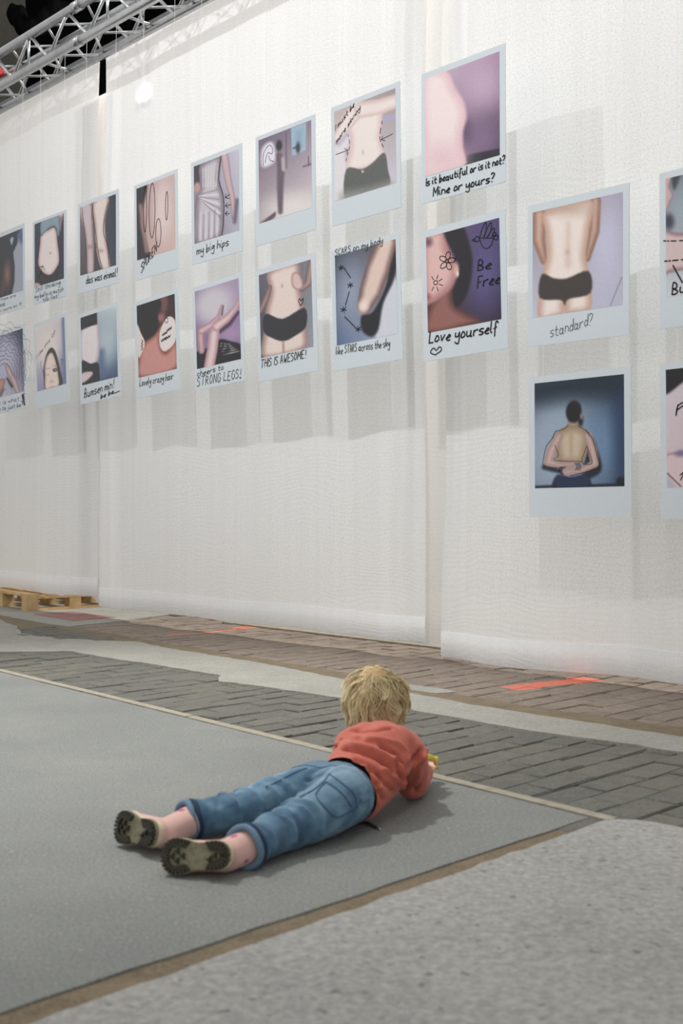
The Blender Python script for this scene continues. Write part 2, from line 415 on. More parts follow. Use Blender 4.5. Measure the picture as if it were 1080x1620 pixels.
def bmeshes(mat, n=5, l=BL, w=BW):
    r = []
    for k in range(n):
        me = brick_mesh('brick', l-0.005, w-0.005, k*7+3); me.materials.append(mat); r.append(me)
    return r
slab_poly('sand_bed', [wsz(-9, 0, 2.2), wsz(0.5, 0, 2.2), wsz(0.5, 0, 4.85), wsz(-7.2, 0, 4.85)], -0.0125, 0.016, M['bed'], floor)
perp = Vector((jd.x, jd.y, 0))                       # courses run away from the camera, as the joint does
acr = Vector((perp.y, -perp.x, 0))
gp = [G(*p) for p in near[1:13]]+[G(1250, 1222)]
gp = gp+[G(1250, 1345), eB+ed*0.15+en*0.05, eA+en*(EW+0.03), eA-ed*0.6+en*(EW+0.03), G(-140, 1014)]
n1 = lay(gp, perp, acr, BL, BW, G(700, 1180), bmeshes(M['brick_grey']), None)
# left little patch of grey bricks
pp = [G(*p) for p in ((30, 995), (66, 992), (153, 1008), (168, 1014), (104, 1011), (34, 1003))]
lay(pp, perp, acr, BL*0.6, BW, G(100, 1003), bmeshes(M['brick_grey'], 2, BL*0.6), None, zt=0.004)
bp_ = [G(*p) for p in ((112, 992), (186, 984), (268, 973))]+[wsz(-6.25, 0, 4.79), wsz(-1.5, 0, 4.79)]+[G(*p) for p in ((1240, 1168), (1080, 1148), (820, 1111), (740, 1099), (540, 1061), (430, 1042), (320, 1024), (210, 1007))]
n2 = lay(bp_, perp, acr, BL, BW, G(640, 1040), bmeshes(M['brick_brown']), None)
rpatch = [G(*p) for p in ((53, 972), (113, 967.5), (183, 977), (116, 982.5))]
slab_poly('red_inlay', rpatch, 0.003, 0.02, M['brick_red'], floor)
print('bricks', n1, n2)

# back of the hall, seen dark through the truss
mb = MB(); c0 = wsz(-6, 6.0, 9.2); mb.box(c0, WU*14, WN*0.15, (0, 0, 6.03))
tag(mb.build('wall_back', M['hall']), 'dark concrete hall wall behind the curtains', 'wall', kind='structure')
# black stage drape behind the truss
def drape(name, s0, s1, z0, z1, D, amp, per, mat, ns=120):
    vs_ = []; fs_ = []
    for k in range(2):
        for i in range(ns+1):
            s = s0+(s1-s0)*i/ns; vs_.append(wsz(s, z0+(z1-z0)*k, D+amp*math.sin(2*math.pi*s/per+0.6*math.sin(s*2))))
    for i in range(ns): fs_.append((i, i+1, ns+2+i, ns+1+i))
    return new_obj(name, mesh(name, vs_, fs_, True), mat)
s45 = wsz_of(46, 40, 8.2)[0]
tag(drape('stage_drape', s45, 0.5, 4.4, 8.6, 8.2, 0.06, 0.34, M['black'], 300), 'black pleated stage drape hanging behind the truss', 'drape')

# ------------------------------------------------------------------ curtains
CD = 4.43
def curtain(name, left, right, zbot, ztop, D, mat, label, amp=0.014, ph=0.0, ns=140, nz=90, hem=True, wav=1.0):
    """left/right: ((s_bottom, s_top)); zbot: (z at left, z at right)"""
    t = empty(name, wsz(0.5*(left[0]+right[0]), 0.5*(zbot[0]+zbot[1]), D)); inv = Vector(t.location)
    def pt(u, v, off=0.0):
        zb = zbot[0]+(zbot[1]-zbot[0])*u; z = zb+(ztop-zb)*v
        sl = left[0]+(left[1]-left[0])*v+0.008*math.sin(5*z+ph); sr = right[0]+(right[1]-right[0])*v+0.008*math.sin(4.3*z+ph+2)
        s = sl+(sr-sl)*u
        a = amp*(1-0.85*v)
        w = a*(math.sin(s*6.1+ph+0.8*math.sin(s*1.7))+0.6*math.sin(s*13.3+1.7*ph+0.5*z))*wav+0.010*math.sin(s*2.1+z*1.3+ph)
        return wsz(s, z+0.006*math.sin(s*5+ph)*(1-v), D-w-off)-inv, s, z
    vs_ = []; fs_ = []; uv = []
    for k in range(nz+1):
        for i in range(ns+1):
            p, s, z = pt(i/ns, k/nz); vs_.append(p); uv.append((s, z))
    for k in range(nz):
        for i in range(ns):
            a = k*(ns+1)+i; fs_.append((a, a+1, a+ns+2, a+ns+1))
    me = mesh('cloth', vs_, fs_, True); ul = me.uv_layers.new(name='UVMap')
    li = np.empty(len(me.loops), dtype=np.int32); me.loops.foreach_get('vertex_index', li)
    ul.data.foreach_set('uv', np.array(uv, dtype=np.float32)[li].ravel())
    new_obj('cloth', me, mat, t)
    if hem:                                  # doubled hem: second layer of cloth, stitched 13 cm up
        H = 0.13/(ztop-zbot[0]); vs_ = []; fs_ = []; uv = []
        prof = [(0.0, -0.004), (-0.0012, 0.0035), (0.0, 0.008), (0.5, 0.007), (1.0, 0.005), (1.0, 0.0005)]
        for (hv, off) in prof:
            for i in range(ns+1):
                p, s, z = pt(i/ns, hv*H if hv >= 0 else hv, off); vs_.append(p); uv.append((s, z+0.3))
        for k in range(len(prof)-1):
            for i in range(ns):
                a = k*(ns+1)+i; fs_.append((a, a+1, a+ns+2, a+ns+1))
        me = mesh('hem', vs_, fs_, True); ul = me.uv_layers.new(name='UVMap')
        li = np.empty(len(me.loops), dtype=np.int32); me.loops.foreach_get('vertex_index', li)
        ul.data.foreach_set('uv', np.array(uv, dtype=np.float32)[li].ravel())
        new_obj('hem', me, mat, t)
    tag(t, label, 'curtain', 'white mesh curtain panels'); return t
S = lambda px, py, D=CD: wsz_of(px, py, D)[0]
ZT = 4.07
curtain('mesh_curtain', (S(-330, 900), S(-330, 300)), (S(152, 940), S(158, 90)), (0.142, 0.137), ZT, CD,
        M['mesh'], 'white mesh curtain panel ending just above the wooden pallet', ph=0.4)
curtain('mesh_curtain', (S(160, 958), S(166, 90)), (S(677, 1010), S(668, 300)), (0.081, 0.0825), ZT, CD,
        M['mesh'], 'widest white mesh curtain panel, between the two open gaps', ph=1.9, ns=200)
curtain('mesh_curtain', (S(699, 1035), S(712, 400)), (S(1330, 1100), S(1330, 300)), (0.016, 0.04), ZT, CD,
        M['mesh'], 'white mesh curtain panel whose hem nearly touches the brown bricks', ph=3.3)
curtain('mesh_curtain', (S(655, 1000, 4.52), S(655, 300, 4.52)), (S(738, 1000, 4.52), S(742, 300, 4.52)), (0.06, 0.06), ZT-0.05, 4.52,
        M['scrim'], 'narrow inner mesh strip seen in the wide gap beside the brown bricks', ph=0.9, ns=60, hem=False, amp=0.012)
curtain('mesh_curtain', (S(142, 900, 4.51), S(144, 300, 4.51)), (S(186, 900, 4.51), S(188, 300, 4.51)), (0.115, 0.115), 3.83, 4.51,
        M['scrim'], 'narrow inner mesh strip seen in the gap above the pallet end', ph=2.2, ns=40, hem=False, amp=0.012)

# ------------------------------------------------------------------ truss
TD, TZ, TS = 4.12, 4.01, 0.25
tr = empty('lighting_truss', wsz(-6, TZ, TD)); tinv = Vector(tr.location)
s0, s1 = -10.2, -1.0
ch_pts = {}
for nm, D, z in (('fl', TD, TZ), ('fu', TD, TZ+TS), ('bl', TD+TS, TZ), ('bu', TD+TS, TZ+TS)):
    mb = MB(); mb.tube(wsz(s0, z, D)-tinv, wsz(s1, z, D)-tinv, 0.032 if nm[0] == 'f' else 0.028, n=16)
    mb.build('chord_tube', M['alu'], tr, True); ch_pts[nm] = (D, z)
def zig(a, b, per, ph, r=0.0125):
    k = 0; s = s0+ph
    while s < s1-per:
        (Da, za), (Db, zb) = (ch_pts[a], ch_pts[b]) if k % 2 == 0 else (ch_pts[b], ch_pts[a])
        mb = MB(); mb.tube(wsz(s, za, Da)-tinv, wsz(s+per, zb, Db)-tinv, r, n=8); mb.build('brace', M['alu'], tr, True)
        s += per; k += 1
zig('fl', 'fu', 0.27, 0.05); zig('bl', 'bu', 0.27, 0.18); zig('fl', 'bl', 0.27, 0.12, 0.009); zig('fu', 'bu', 0.27, 0.02, 0.009)
s = s0+0.3
while s < s1:
    mb = MB(); mb.tube(wsz(s, TZ+0.02, TD)-tinv, wsz(s, TZ+TS, TD)-tinv, 0.010, n=8); mb.build('brace', M['alu'], tr, True); 
    mb = MB(); mb.tube(wsz(s+0.2, TZ, TD)-tinv, wsz(s+0.2, TZ, TD+TS)-tinv, 0.010, n=8); mb.build('brace', M['alu'], tr, True)
    s += 1.08
mb = MB()
for k in range(4):
    s = s0+1.1+k*2.0
    for nm in ('fl', 'fu'):
        D, z = ch_pts[nm]; mb2 = MB(); mb2.tube(wsz(s, z, D)-tinv, wsz(s+0.10, z, D)-tinv, 0.037, n=16); mb2.build('coupler', M['alu'], tr, True)
tag(tr, 'silver aluminium box truss carrying the white curtains', 'truss')
mb = MB(); mb.box(wsz(-5.6, ZT+0.022, CD), WU*4.6, WN*0.010, (0, 0, 0.018))
tag(mb.build('curtain_rail', M['rail']), 'grey rail along the top edge of the white curtains', 'rail')
# black cloth bundle wrapped around the upper tube
def blobs(name, balls, voxel=0.006, smooth=6, cuts=(), extra=None):
    """union of ellipsoids (centre, 3x3 axes) -> one skin"""
    bm = bmesh.new()
    for c, ax in balls:
        m = Matrix(((ax[0][0], ax[1][0], ax[2][0], c[0]), (ax[0][1], ax[1][1], ax[2][1], c[1]), (ax[0][2], ax[1][2], ax[2][2], c[2]), (0, 0, 0, 1)))
        bmesh.ops.create_icosphere(bm, subdivisions=3 if voxel < 0.006 else 2, radius=1.0, matrix=m)
    me = bpy.data.meshes.new(name+'_src'); bm.to_mesh(me); bm.free()
    o = bpy.data.objects.new(name+'_src', me); C.objects.link(o)
    r = o.modifiers.new('r', 'REMESH'); r.mode = 'VOXEL'; r.voxel_size = voxel; r.adaptivity = 0.0
    if smooth:
        s_ = o.modifiers.new('s', 'SMOOTH'); s_.factor = 0.5; s_.iterations = smooth
    bpy.context.view_layer.update()
    dg = bpy.context.evaluated_depsgraph_get()
    res = bpy.data.meshes.new_from_object(o.evaluated_get(dg)); bpy.data.objects.remove(o)
    if cuts:
        bm = bmesh.new(); bm.from_mesh(res)
        for co, no in cuts:                  # removes what lies on the side the normal points to
            bmesh.ops.bisect_plane(bm, geom=bm.verts[:]+bm.edges[:]+bm.faces[:], plane_co=co, plane_no=no, clear_outer=True)
        bm.to_mesh(res); bm.free()
    res.polygons.foreach_set('use_smooth', [True]*len(res.polygons)); res.name = name
    return res
def chain(pts, n=8):
    """pts: (Vector, r) or (Vector, (ra, rb, rc), (A, B, C)) -> list of balls"""
    out = []
    for (p, r), (q, t) in zip(pts[:-1], pts[1:]):
        for k in range(n+1):
            f = k/n; c = p.lerp(q, f); rr = r+(t-r)*f
            out.append((c, ((rr, 0, 0), (0, rr, 0), (0, 0, rr))))
    return out
bc = [(wall(26, 22, 4.75), 0.09), (wall(36, 40, 4.40), 0.075), (wall(44, 52, 4.20), 0.055), (wall(56, 46, 4.30), 0.07), (wall(92, 18, 4.70), 0.10)]
me = blobs('black_cloth_bundle', chain(bc, 30), 0.014, 10)
co = np.empty(len(me.vertices)*3); me.vertices.foreach_get('co', co); co = co.reshape(-1, 3)
co[:, 2] += 0.012*np.sin(co[:, 0]*60+co[:, 2]*25); me.vertices.foreach_set('co', co.ravel())
tag(new_obj('black_cloth_bundle', me, M['black']), 'black cloth bundled over the upper tube of the truss', 'cloth')
mb = MB(); a = wall(0, 116, 4.32); mb.box(a, WU*0.035, WN*0.02, (0, 0, 0.025)); mb.box(a-WU*0.05+Vector((0, 0, 0.01)), WU*0.03, WN*0.015, (0, 0, 0.018)); mb.box(a+Vector((0, 0, 0.045)), WU*0.012, WN*0.012, (0, 0, 0.03))
tag(mb.build('red_clamp', M['red']), 'small red clamp on the truss', 'clamp')
# lamp added behind the mesh to make a small bright spot on it
lp = wall(231, 150, CD+0.03); wl = empty('bright_spot_lamp', lp)
mb = MB(); mb.box(WN*0.035, WU*0.055, WN*0.02, Vector((0, 0, 0.026))); mb.box(WN*0.06+Vector((0, 0, 0.0)), WU*0.035, WN*0.012, Vector((0, 0, 0.018))); mb.build('housing', M['black'], wl)
mb = MB(); mb.box(WN*0.010, WU*0.050, WN*0.004, Vector((0, 0, 0.021))); mb.build('lens', M['lens'], wl)
mb = MB(); mb.tube(WN*0.04, WN*0.12+Vector((0, 0, 0.45)), 0.008, n=8); mb.build('bracket', M['alu'], wl)
tag(wl, 'small lamp added behind the white mesh as a bright spot below the truss', 'lamp')

# ------------------------------------------------------------------ pallet
pc = G(42, 967); pex = Vector((0.80, 0.60, 0)).normalized(); pey = Vector((-pex.y, pex.x, 0))
pal = empty('wooden_pallet', pc); Zv = Vector((0, 0, 1))
def pbox(name, x0, x1, y0, y1, z0, z1):
    m = MB(); m.box(pex*((x0+x1)/2)+pey*((y0+y1)/2)+Zv*((z0+z1)/2), pex*((x1-x0)/2), pey*((y1-y0)/2), Zv*((z1-z0)/2)); m.build(name, M['wood'], pal)
for y in (0.0, 0.50, 1.0):
    pbox('bottom_board', 0, 0.80, y, y+0.10, 0.0, 0.018)
    pbox('stringer_board', 0.0, 0.80, y, y+0.11, 0.090, 0.108)
    for x in (0.0, 0.35, 0.70): pbox('block', x, x+0.095, y+0.002, y+0.10, 0.018, 0.090)
for k, x in enumerate((0.0, 0.17, 0.35, 0.53, 0.70)): pbox('deck_board', x, x+(0.10 if k % 2 == 0 else 0.09), 0.0, 1.12, 0.108, 0.126)
tag(pal, 'pale wooden pallet sticking out beneath the white curtain', 'pallet')

# ------------------------------------------------------------------ photo prints
PD = TD-0.03
GLY = dict(a="35 16 04 13 34 36 33 43", b="09 03 13 34 26 15 04", c="35 16 04 13 33", d="35 16 04 13 34 39 33", e="04 35 26 15 04 13 33",
 f="38 29 18 13 11|05 26", g="35 16 04 14 35 36 31 20 01", h="09 03 05 26 35 33", i="06 04 13|08 08", j="16 11 00|18 18", k="09 03 04 36 14 33",
 l="09 04 13", m="06 03 05 16 25 23 25 36 45 43", n="06 03 05 16 35 33", o="16 04 13 34 26 16", p="06 00 05 26 35 24 03", q="35 16 04 13 34 36 30",
 r="06 03 05 26 36", s="36 16 05 34 23 03", t="18 14 23 33|06 36", u="06 04 13 34 36 33 43", v="06 13 36", w="06 13 25 33 46", x="06 33|36 03",
 y="06 04 24 36 31 20 01", z="06 36 03 33",
 A="03 19 33|15 25", B="03 09 28 26 06 25 34 23 03", C="38 19 06 13 34", D="03 09 38 34 03", E="39 09 03 33|06 26", F="39 09 03|06 26",
 G="38 19 06 13 34 36 26", H="09 03|39 33|06 36", I="09 03", J="39 34 13 04", K="09 03|39 06 33", L="09 03 33", M="03 09 25 49 43", N="03 09 33 39",
 O="19 06 13 35 28 19", P="03 09 28 26 06", R="03 09 28 26 06 33", S="38 19 07 26 34 13 03", T="09 49|29 23", U="09 04 13 34 39", V="09 23 49",
 W="09 13 26 33 49", Y="09 25 49|25 23")
GLY['!'] = "19 15|13 13"; GLY['?'] = "08 19 38 26 15|13 13"; GLY['-'] = "05 45"; GLY['*'] = "23 05 07 18 26 38 47 45 23"; GLY['.'] = "03 03"
ANG = set('kvwxzAEFHIKLMNTVWYR!-')
def catmull(pts, closed=False, n=5):
    pts = [np.array(p, float) for p in pts]; N = len(pts)
    if N < 3 and not closed: return pts
    out = []
    for i in range(N if closed else N-1):
        if closed: p0, p1, p2, p3 = pts[i-1], pts[i], pts[(i+1) % N], pts[(i+2) % N]
        else: p0, p1, p2, p3 = pts[max(i-1, 0)], pts[i], pts[i+1], pts[min(i+2, N-1)]
        for k in range(n):
            t = k/n
            out.append(0.5*((2*p1)+(-p0+p2)*t+(2*p0-5*p1+4*p2-p3)*t*t+(-p0+3*p1-3*p2+p3)*t**3))
    if not closed: out.append(pts[-1])
    return out
def homog(src, dst):
    A = []; b = []
    for (x, y), (u, v) in zip(src, dst):
        A.append([x, y, 1, 0, 0, 0, -u*x, -u*y]); b.append(u); A.append([0, 0, 0, x, y, 1, -v*x, -v*y]); b.append(v)
    h = np.linalg.solve(np.array(A, float), np.array(b, float)); return np.append(h, 1).reshape(3, 3)
def happ(Hm, p):
    p = np.asarray(p, float); q = np.c_[p, np.ones(len(p))] @ Hm.T; return q[:, :2]/q[:, 2:]
def sstep(x): x = np.clip(x, 0, 1); return x*x*(3-2*x)
def sd_poly(X, Y, pts):
    d = np.full(X.shape, 1e18); ins = np.zeros(X.shape, bool); n = len(pts)
    for i in range(n):
        ax, ay = pts[i-1]; bx, by = pts[i]; ex, ey = bx-ax, by-ay
        t = np.clip(((X-ax)*ex+(Y-ay)*ey)/(ex*ex+ey*ey+1e-12), 0, 1)
        d = np.minimum(d, (X-ax-ex*t)**2+(Y-ay-ey*t)**2)
        if ay != by: ins ^= ((ay > Y) != (by > Y)) & (X < (bx-ax)*(Y-ay)/(by-ay)+ax)
    return np.where(ins, -1, 1)*np.sqrt(d)
def sd_cap(X, Y, pts):
    d = np.full(X.shape, 1e9)
    for (ax, ay, ar), (bx, by, br) in zip(pts[:-1], pts[1:]):
        ex, ey = bx-ax, by-ay; t = np.clip(((X-ax)*ex+(Y-ay)*ey)/(ex*ex+ey*ey+1e-9), 0, 1)
        d = np.minimum(d, np.hypot(X-ax-ex*t, Y-ay-ey*t)-(ar+(br-ar)*t))
    return d
def poster(label, crop, frame, win, paint, pens, res=64, ink='ink', slack=0.0):
    sc, ox, oy = crop
    px = lambda p: (p[0]/sc+ox, p[1]/sc+oy)
    q = [np.array(wsz_of(*px(p), PD)) for p in frame]           # TL TR BR BL on the hanging plane (s, z)
    ctr = sum(q)/4; ex = ((q[1]-q[0])+(q[2]-q[3]))/4; ey = ((q[0]-q[3])+(q[1]-q[2]))/4
    w = np.linalg.norm(ex); h = np.linalg.norm(ey); ang = 0.5*(math.atan2(ex[1], ex[0])+math.atan2(-ey[0], ey[1]))
    root = empty('photo_print', wsz(ctr[0], ctr[1], PD))
    ca, sa = math.cos(ang), math.sin(ang)
    def pt(x, y, off): return WU*(ca*x-sa*y)+Vector((0, 0, sa*x+ca*y))-WN*off
    Hm = homog(frame, [(-w, h), (w, h), (w, -h), (-w, -h)]); Hi = np.linalg.inv(Hm)
    mb = MB(); mb.box((0, 0, 0), pt(w, 0, 0), pt(0, h, 0), WN*0.0025); mb.build('card', M['board'], root)
    # the printed picture
    wr = happ(Hm, win); x0 = (wr[0, 0]+wr[3, 0])/2; x1 = (wr[1, 0]+wr[2, 0])/2; y1 = (wr[0, 1]+wr[1, 1])/2; y0 = (wr[2, 1]+wr[3, 1])/2
    nx = res; ny = int(res*(y1-y0)/(x1-x0)); gx, gy = np.meshgrid(np.linspace(x0, x1, nx), np.linspace(y1, y0, ny))
    cp = happ(Hi, np.c_[gx.ravel(), gy.ravel()]); X, Y = cp[:, 0], cp[:, 1]
    U = ((gx-x0)/(x1-x0)).ravel(); V = ((y1-gy)/(y1-y0)).ravel(); col = np.zeros((len(X), 3))
    unit = (win[1][0]-win[0][0])/100.0*0.8
    for op in paint:
        if op[0] == 'bg':
            a, b, c_, d_ = [np.array(k, float) for k in op[1:5]]
            col = (a*(1-U)[:, None]+b*U[:, None])*(1-V)[:, None]+(c_*(1-U)[:, None]+d_*U[:, None])*V[:, None]; continue
        if op[0] == 'poly': sd = sd_poly(X, Y, catmull(op[1], True, 4))
        elif op[0] == 'hard': sd = sd_poly(X, Y, op[1])
        elif op[0] == 'cap': sd = sd_cap(X, Y, op[1])
        elif op[0] == 'ell':
            cx, cy, rx, ry = op[1]; sd = (np.hypot((X-cx)/rx, (Y-cy)/ry)-1)*min(rx, ry)
        k = np.array(op[2], float); soft = (op[3] if len(op) > 3 else 1.2)*unit
        fill = np.broadcast_to(k, col.shape)
        if len(op) > 5: m_ = sstep(-sd/(op[5]*unit))[:, None]; fill = np.array(op[4], float)*(1-m_)+k*m_
        a_ = sstep(0.5-sd/(2*soft))[:, None]; col = col*(1-a_)+fill*a_
    lum = (col @ np.array((0.3, 0.59, 0.11)))[:, None]; col = 6+(lum+(col-lum)*0.74)*1.03
    col = lin(np.clip(col+np.random.normal(0, 2.0, (len(col), 1)), 0, 255))
    vs_ = [pt(x, y, 0.0032) for x, y in zip(gx.ravel(), gy.ravel())]
    fs_ = [(j*nx+i, (j+1)*nx+i, (j+1)*nx+i+1, j*nx+i+1) for j in range(ny-1) for i in range(nx-1)]
    me = mesh('picture', vs_, fs_); ca_ = me.color_attributes.new('col', 'FLOAT_COLOR', 'POINT')
    ca_.data.foreach_set('color', np.c_[col, np.ones(len(col))].astype(np.float32).ravel())
    new_obj('picture', me, M['print'], root)
    # pen marks
    groups = {}
    for pen in pens:
        if pen[0] == 'text':
            _, txt, a, b, hh, lw = pen[:6]; ik = pen[6] if len(pen) > 6 else ink
            a = np.array(a, float); b = np.array(b, float); adv = []; xx = 0.0
            for chh in txt:
                g = GLY.get(chh)
                if g is None: adv.append((xx, None)); xx += 2.6; continue
                wd = max(int(p[0]) for st in g.split('|') for p in st.split()); adv.append((xx, g)); xx += wd+1.35
            tot = max(xx-1.35, 1); strokes = []
            for (x_, g), chh in zip(adv, txt):
                if g is None: continue
                wob = random.uniform(-0.25, 0.25); sl = 0.10
                for st in g.split('|'):
                    pp_ = [(int(p[0]), int(p[1])) for p in st.split()]
                    if len(pp_) == 2 and pp_[0] == pp_[1]: pp_[1] = (pp_[0][0]+0.3, pp_[0][1]-0.25)
                    pl = pp_ if (chh in ANG or len(pp_) < 3) else catmull(pp_, False, 4)
                    strokes.append([a+(b-a)*((x_+p[0]+sl*(p[1]-3))/tot)+np.array((0, -1.0))*hh*((p[1]-3+wob)/6.0) for p in pl])
        else:
            _, pts, lw = pen[:3]; ik = pen[3] if len(pen) > 3 else ink
            strokes = [catmull(pts, False, 5)]
        groups.setdefault((ik, len(groups)) if pen[0] == 'text' else (ik, -1), []).append((strokes, lw*0.8))
    for (ik, gi), lst in groups.items():
        vs_ = []; fs_ = []
        for strokes, lw in lst:
            hw = lw/sc*0.5*(2*h/((frame[3][1]-frame[0][1])/sc))     # px -> metres
            for st in strokes:
                r = happ(Hm, st)
                for p, q_ in zip(r[:-1], r[1:]):
                    d = q_-p; ln = np.hypot(*d)
                    if ln < 1e-6: continue
                    d = d/ln; n_ = np.array((-d[1], d[0]))*hw; e = d*hw*0.6; b_ = len(vs_)
                    for c_ in (p-e-n_, q_+e-n_, q_+e+n_, p-e+n_): vs_.append(pt(c_[0], c_[1], 0.0048))
                    fs_.append((b_, b_+1, b_+2, b_+3))
        nm = 'handwriting' if gi >= 0 else 'pen_drawing'
        new_obj(nm, mesh(nm, vs_, fs_), M[ik], root)['kind'] = 'stuff'
    root['label'] = label; root['category'] = 'poster'; root['group'] = 'large instant photo prints hung before the curtains'
    POST.append((root, ctr, w, h, ang)); return root
POST = []
def arrow(x0, y0, x1, y1, lw, k=0.3):
    d = np.array((x1-x0, y1-y0), float); n_ = np.array((-d[1], d[0]))
    t = np.array((x1, y1))
    return [('line', [(x0, y0), (x1, y1)], lw), ('line', [tuple(t-d*k+n_*k), (x1, y1), ], lw), ('line', [tuple(t-d*k-n_*k), (x1, y1)], lw)]
def loop(cx, cy, rx, ry, lw, n=9, rot=0.0):
    return ('line', [(cx+rx*math.cos(t)*math.cos(rot)-ry*math.sin(t)*math.sin(rot), cy+rx*math.cos(t)*math.sin(rot)+ry*math.sin(t)*math.cos(rot)) for t in [2*math.pi*k/n for k in range(n+1)]], lw)
def dashes(pts, n, lw):
    pts = [np.array(p, float) for p in catmull(pts, False, 8)]; out = []; L_ = len(pts)
    for k in range(n):
        i = int(k*(L_-1)/n); j = max(i+1, int((k+0.6)*(L_-1)/n)); out.append(('line', [tuple(pts[i]), tuple(pts[min(j, L_-1)])], lw))
    return out
cA = (3.6, 0, 230); cB = (1080/370, 290, 180); cC = (3.375, 500, 60); cD = (1080/130, 0, 500); cE = (5.4, 200, 440); cF = (1080/440, 640, 260); cG = (1080/280, 800, 540); c9 = (9.0, 0, 340); c1 = (1.0, 0, 0)
SK = (232, 208, 200)

poster('print of a dark hip silhouette against blue grey, small writing below', c9, [(-150, 305), (343, 140), (370, 1325), (-120, 1450)], [(-120, 362), (318, 208), (338, 1087), (-100, 1205)],
 [('bg', (14, 22, 32), (20, 34, 60), (16, 16, 22), (20, 24, 34)),
  ('hard', [(250, 420), (258, 290), (330, 190), (350, 1110), (180, 1140), (214, 960), (216, 740), (190, 548)], (152, 162, 182), 3),
  ('poly', [(250, 300), (330, 200), (335, 420), (270, 380)], (58, 88, 150), 14),
  ('poly', [(145, 355), (190, 325), (188, 385), (166, 438)], (150, 178, 200), 3),
  ('ell', (112, 850, 42, 150), (158, 82, 70), 14), ('cap', [(60, 960, 18), (40, 1100, 16)], (96, 52, 46), 14)],
 [('text', 'good hips are', (-90, 1245), (235, 1165), 42, 5, 'ink_soft'), ('text', 'strong', (-60, 1310), (80, 1270), 40, 6, 'ink_soft'), ('line', [(-70, 1325), (90, 1275)], 5, 'ink_soft'),
  ('text', 'even more so *', (-80, 1410), (315, 1290), 44, 5, 'ink_soft')], 48)

poster('print of a pale belly under a rolled teal shirt, three lines of writing', c9, [(465, 88), (938, -48), (960, 1152), (480, 1280)], [(488, 125), (905, -5), (920, 905), (508, 1020)],
 [('bg', (40, 48, 78), (30, 34, 66), (26, 32, 58), (32, 36, 66)),
  ('poly', [(800, 40), (880, -10), (900, 20), (880, 120), (860, 260), (846, 200)], (150, 118, 130), 3),
  ('poly', [(590, 285), (690, 215), (790, 200), (830, 450), (850, 620), (832, 720), (740, 842), (640, 822), (560, 710), (560, 560), (575, 420)], (235, 216, 214), 2, (214, 168, 164), 14),
  ('ell', (725, 543, 14, 14), (186, 146, 142), 3),
  ('poly', [(580, 95), (700, 45), (835, 0), (850, 290), (815, 285), (796, 190), (740, 172), (650, 235), (588, 290)], (128, 156, 170), 2, (84, 108, 130), 8),
  ('poly', [(500, 745), (610, 815), (720, 856), (800, 790), (855, 715), (850, 850), (790, 950), (640, 995), (505, 960)], (24, 27, 40), 2),
  ('poly', [(515, 955), (590, 990), (512, 1020)], (200, 160, 158), 2), ('ell', (862, 12, 32, 30), (214, 172, 166), 3)],
 arrow(555, 905, 622, 715, 9, 0.25)+[('text', 'Still thinking', (518, 1092), (872, 985), 72, 8), ('text', 'my belly is mutch', (505, 1192), (915, 1082), 66, 8), ('text', 'too fat!', (625, 1232), (850, 1170), 56, 8)], 56)

poster('print of two bare knees outlined in black pen', cA, [(440, 330), (672, 258), (683, 785), (449, 842)], [(454, 352), (658, 283), (665, 688), (462, 735)],
 [('bg', (120, 110, 122), (34, 38, 62), (78, 66, 72), (52, 56, 84)),
  ('poly', [(450, 350), (520, 328), (532, 470), (540, 600), (542, 712), (500, 722), (494, 590), (478, 470)], (206, 180, 186), 2, (152, 122, 124), 12),
  ('poly', [(530, 328), (618, 296), (600, 430), (608, 540), (632, 690), (584, 702), (552, 590), (540, 450)], (228, 208, 198), 2, (178, 138, 130), 12),
  ('ell', (515, 575, 16, 10), (168, 132, 132), 6), ('ell', (572, 600, 20, 10), (190, 150, 142), 6), ('cap', [(546, 560, 4), (548, 705, 8)], (70, 52, 58), 4)],
 [('line', [(468, 355), (478, 450), (492, 560), (500, 720)], 4), ('line', [(524, 420), (527, 340), (535, 430), (552, 520), (562, 600), (588, 700)], 4), ('line', [(613, 335), (595, 430), (592, 500), (615, 570), (627, 680)], 4),
  ('text', 'das was einmal!', (497, 785), (672, 745), 44, 5.5)], 60)

poster('print of bare skin with long pen loops drawn over it', cA, [(763, 228), (1006, 140), (1019, 703), (772, 768)], [(776, 248), (993, 165), (1002, 588), (785, 653)],
 [('bg', (190, 152, 152), (206, 172, 170), (196, 152, 142), (216, 176, 168)), ('ell', (930, 380, 50, 160), (226, 196, 192), 18),
  ('poly', [(770, 240), (838, 222), (818, 330), (806, 440), (838, 560), (850, 640), (780, 660)], (42, 34, 46), 7), ('cap', [(800, 340, 10), (816, 460, 12), (838, 600, 10)], (150, 112, 106), 6)],
 [loop(828, 360, 9, 130, 5), loop(868, 370, 17, 154, 5), loop(905, 497, 15, 80, 5), loop(951, 345, 7, 80, 5), ('text', 'SPUREN', (808, 722), (895, 602), 52, 6, 'ink_purple')], 60)

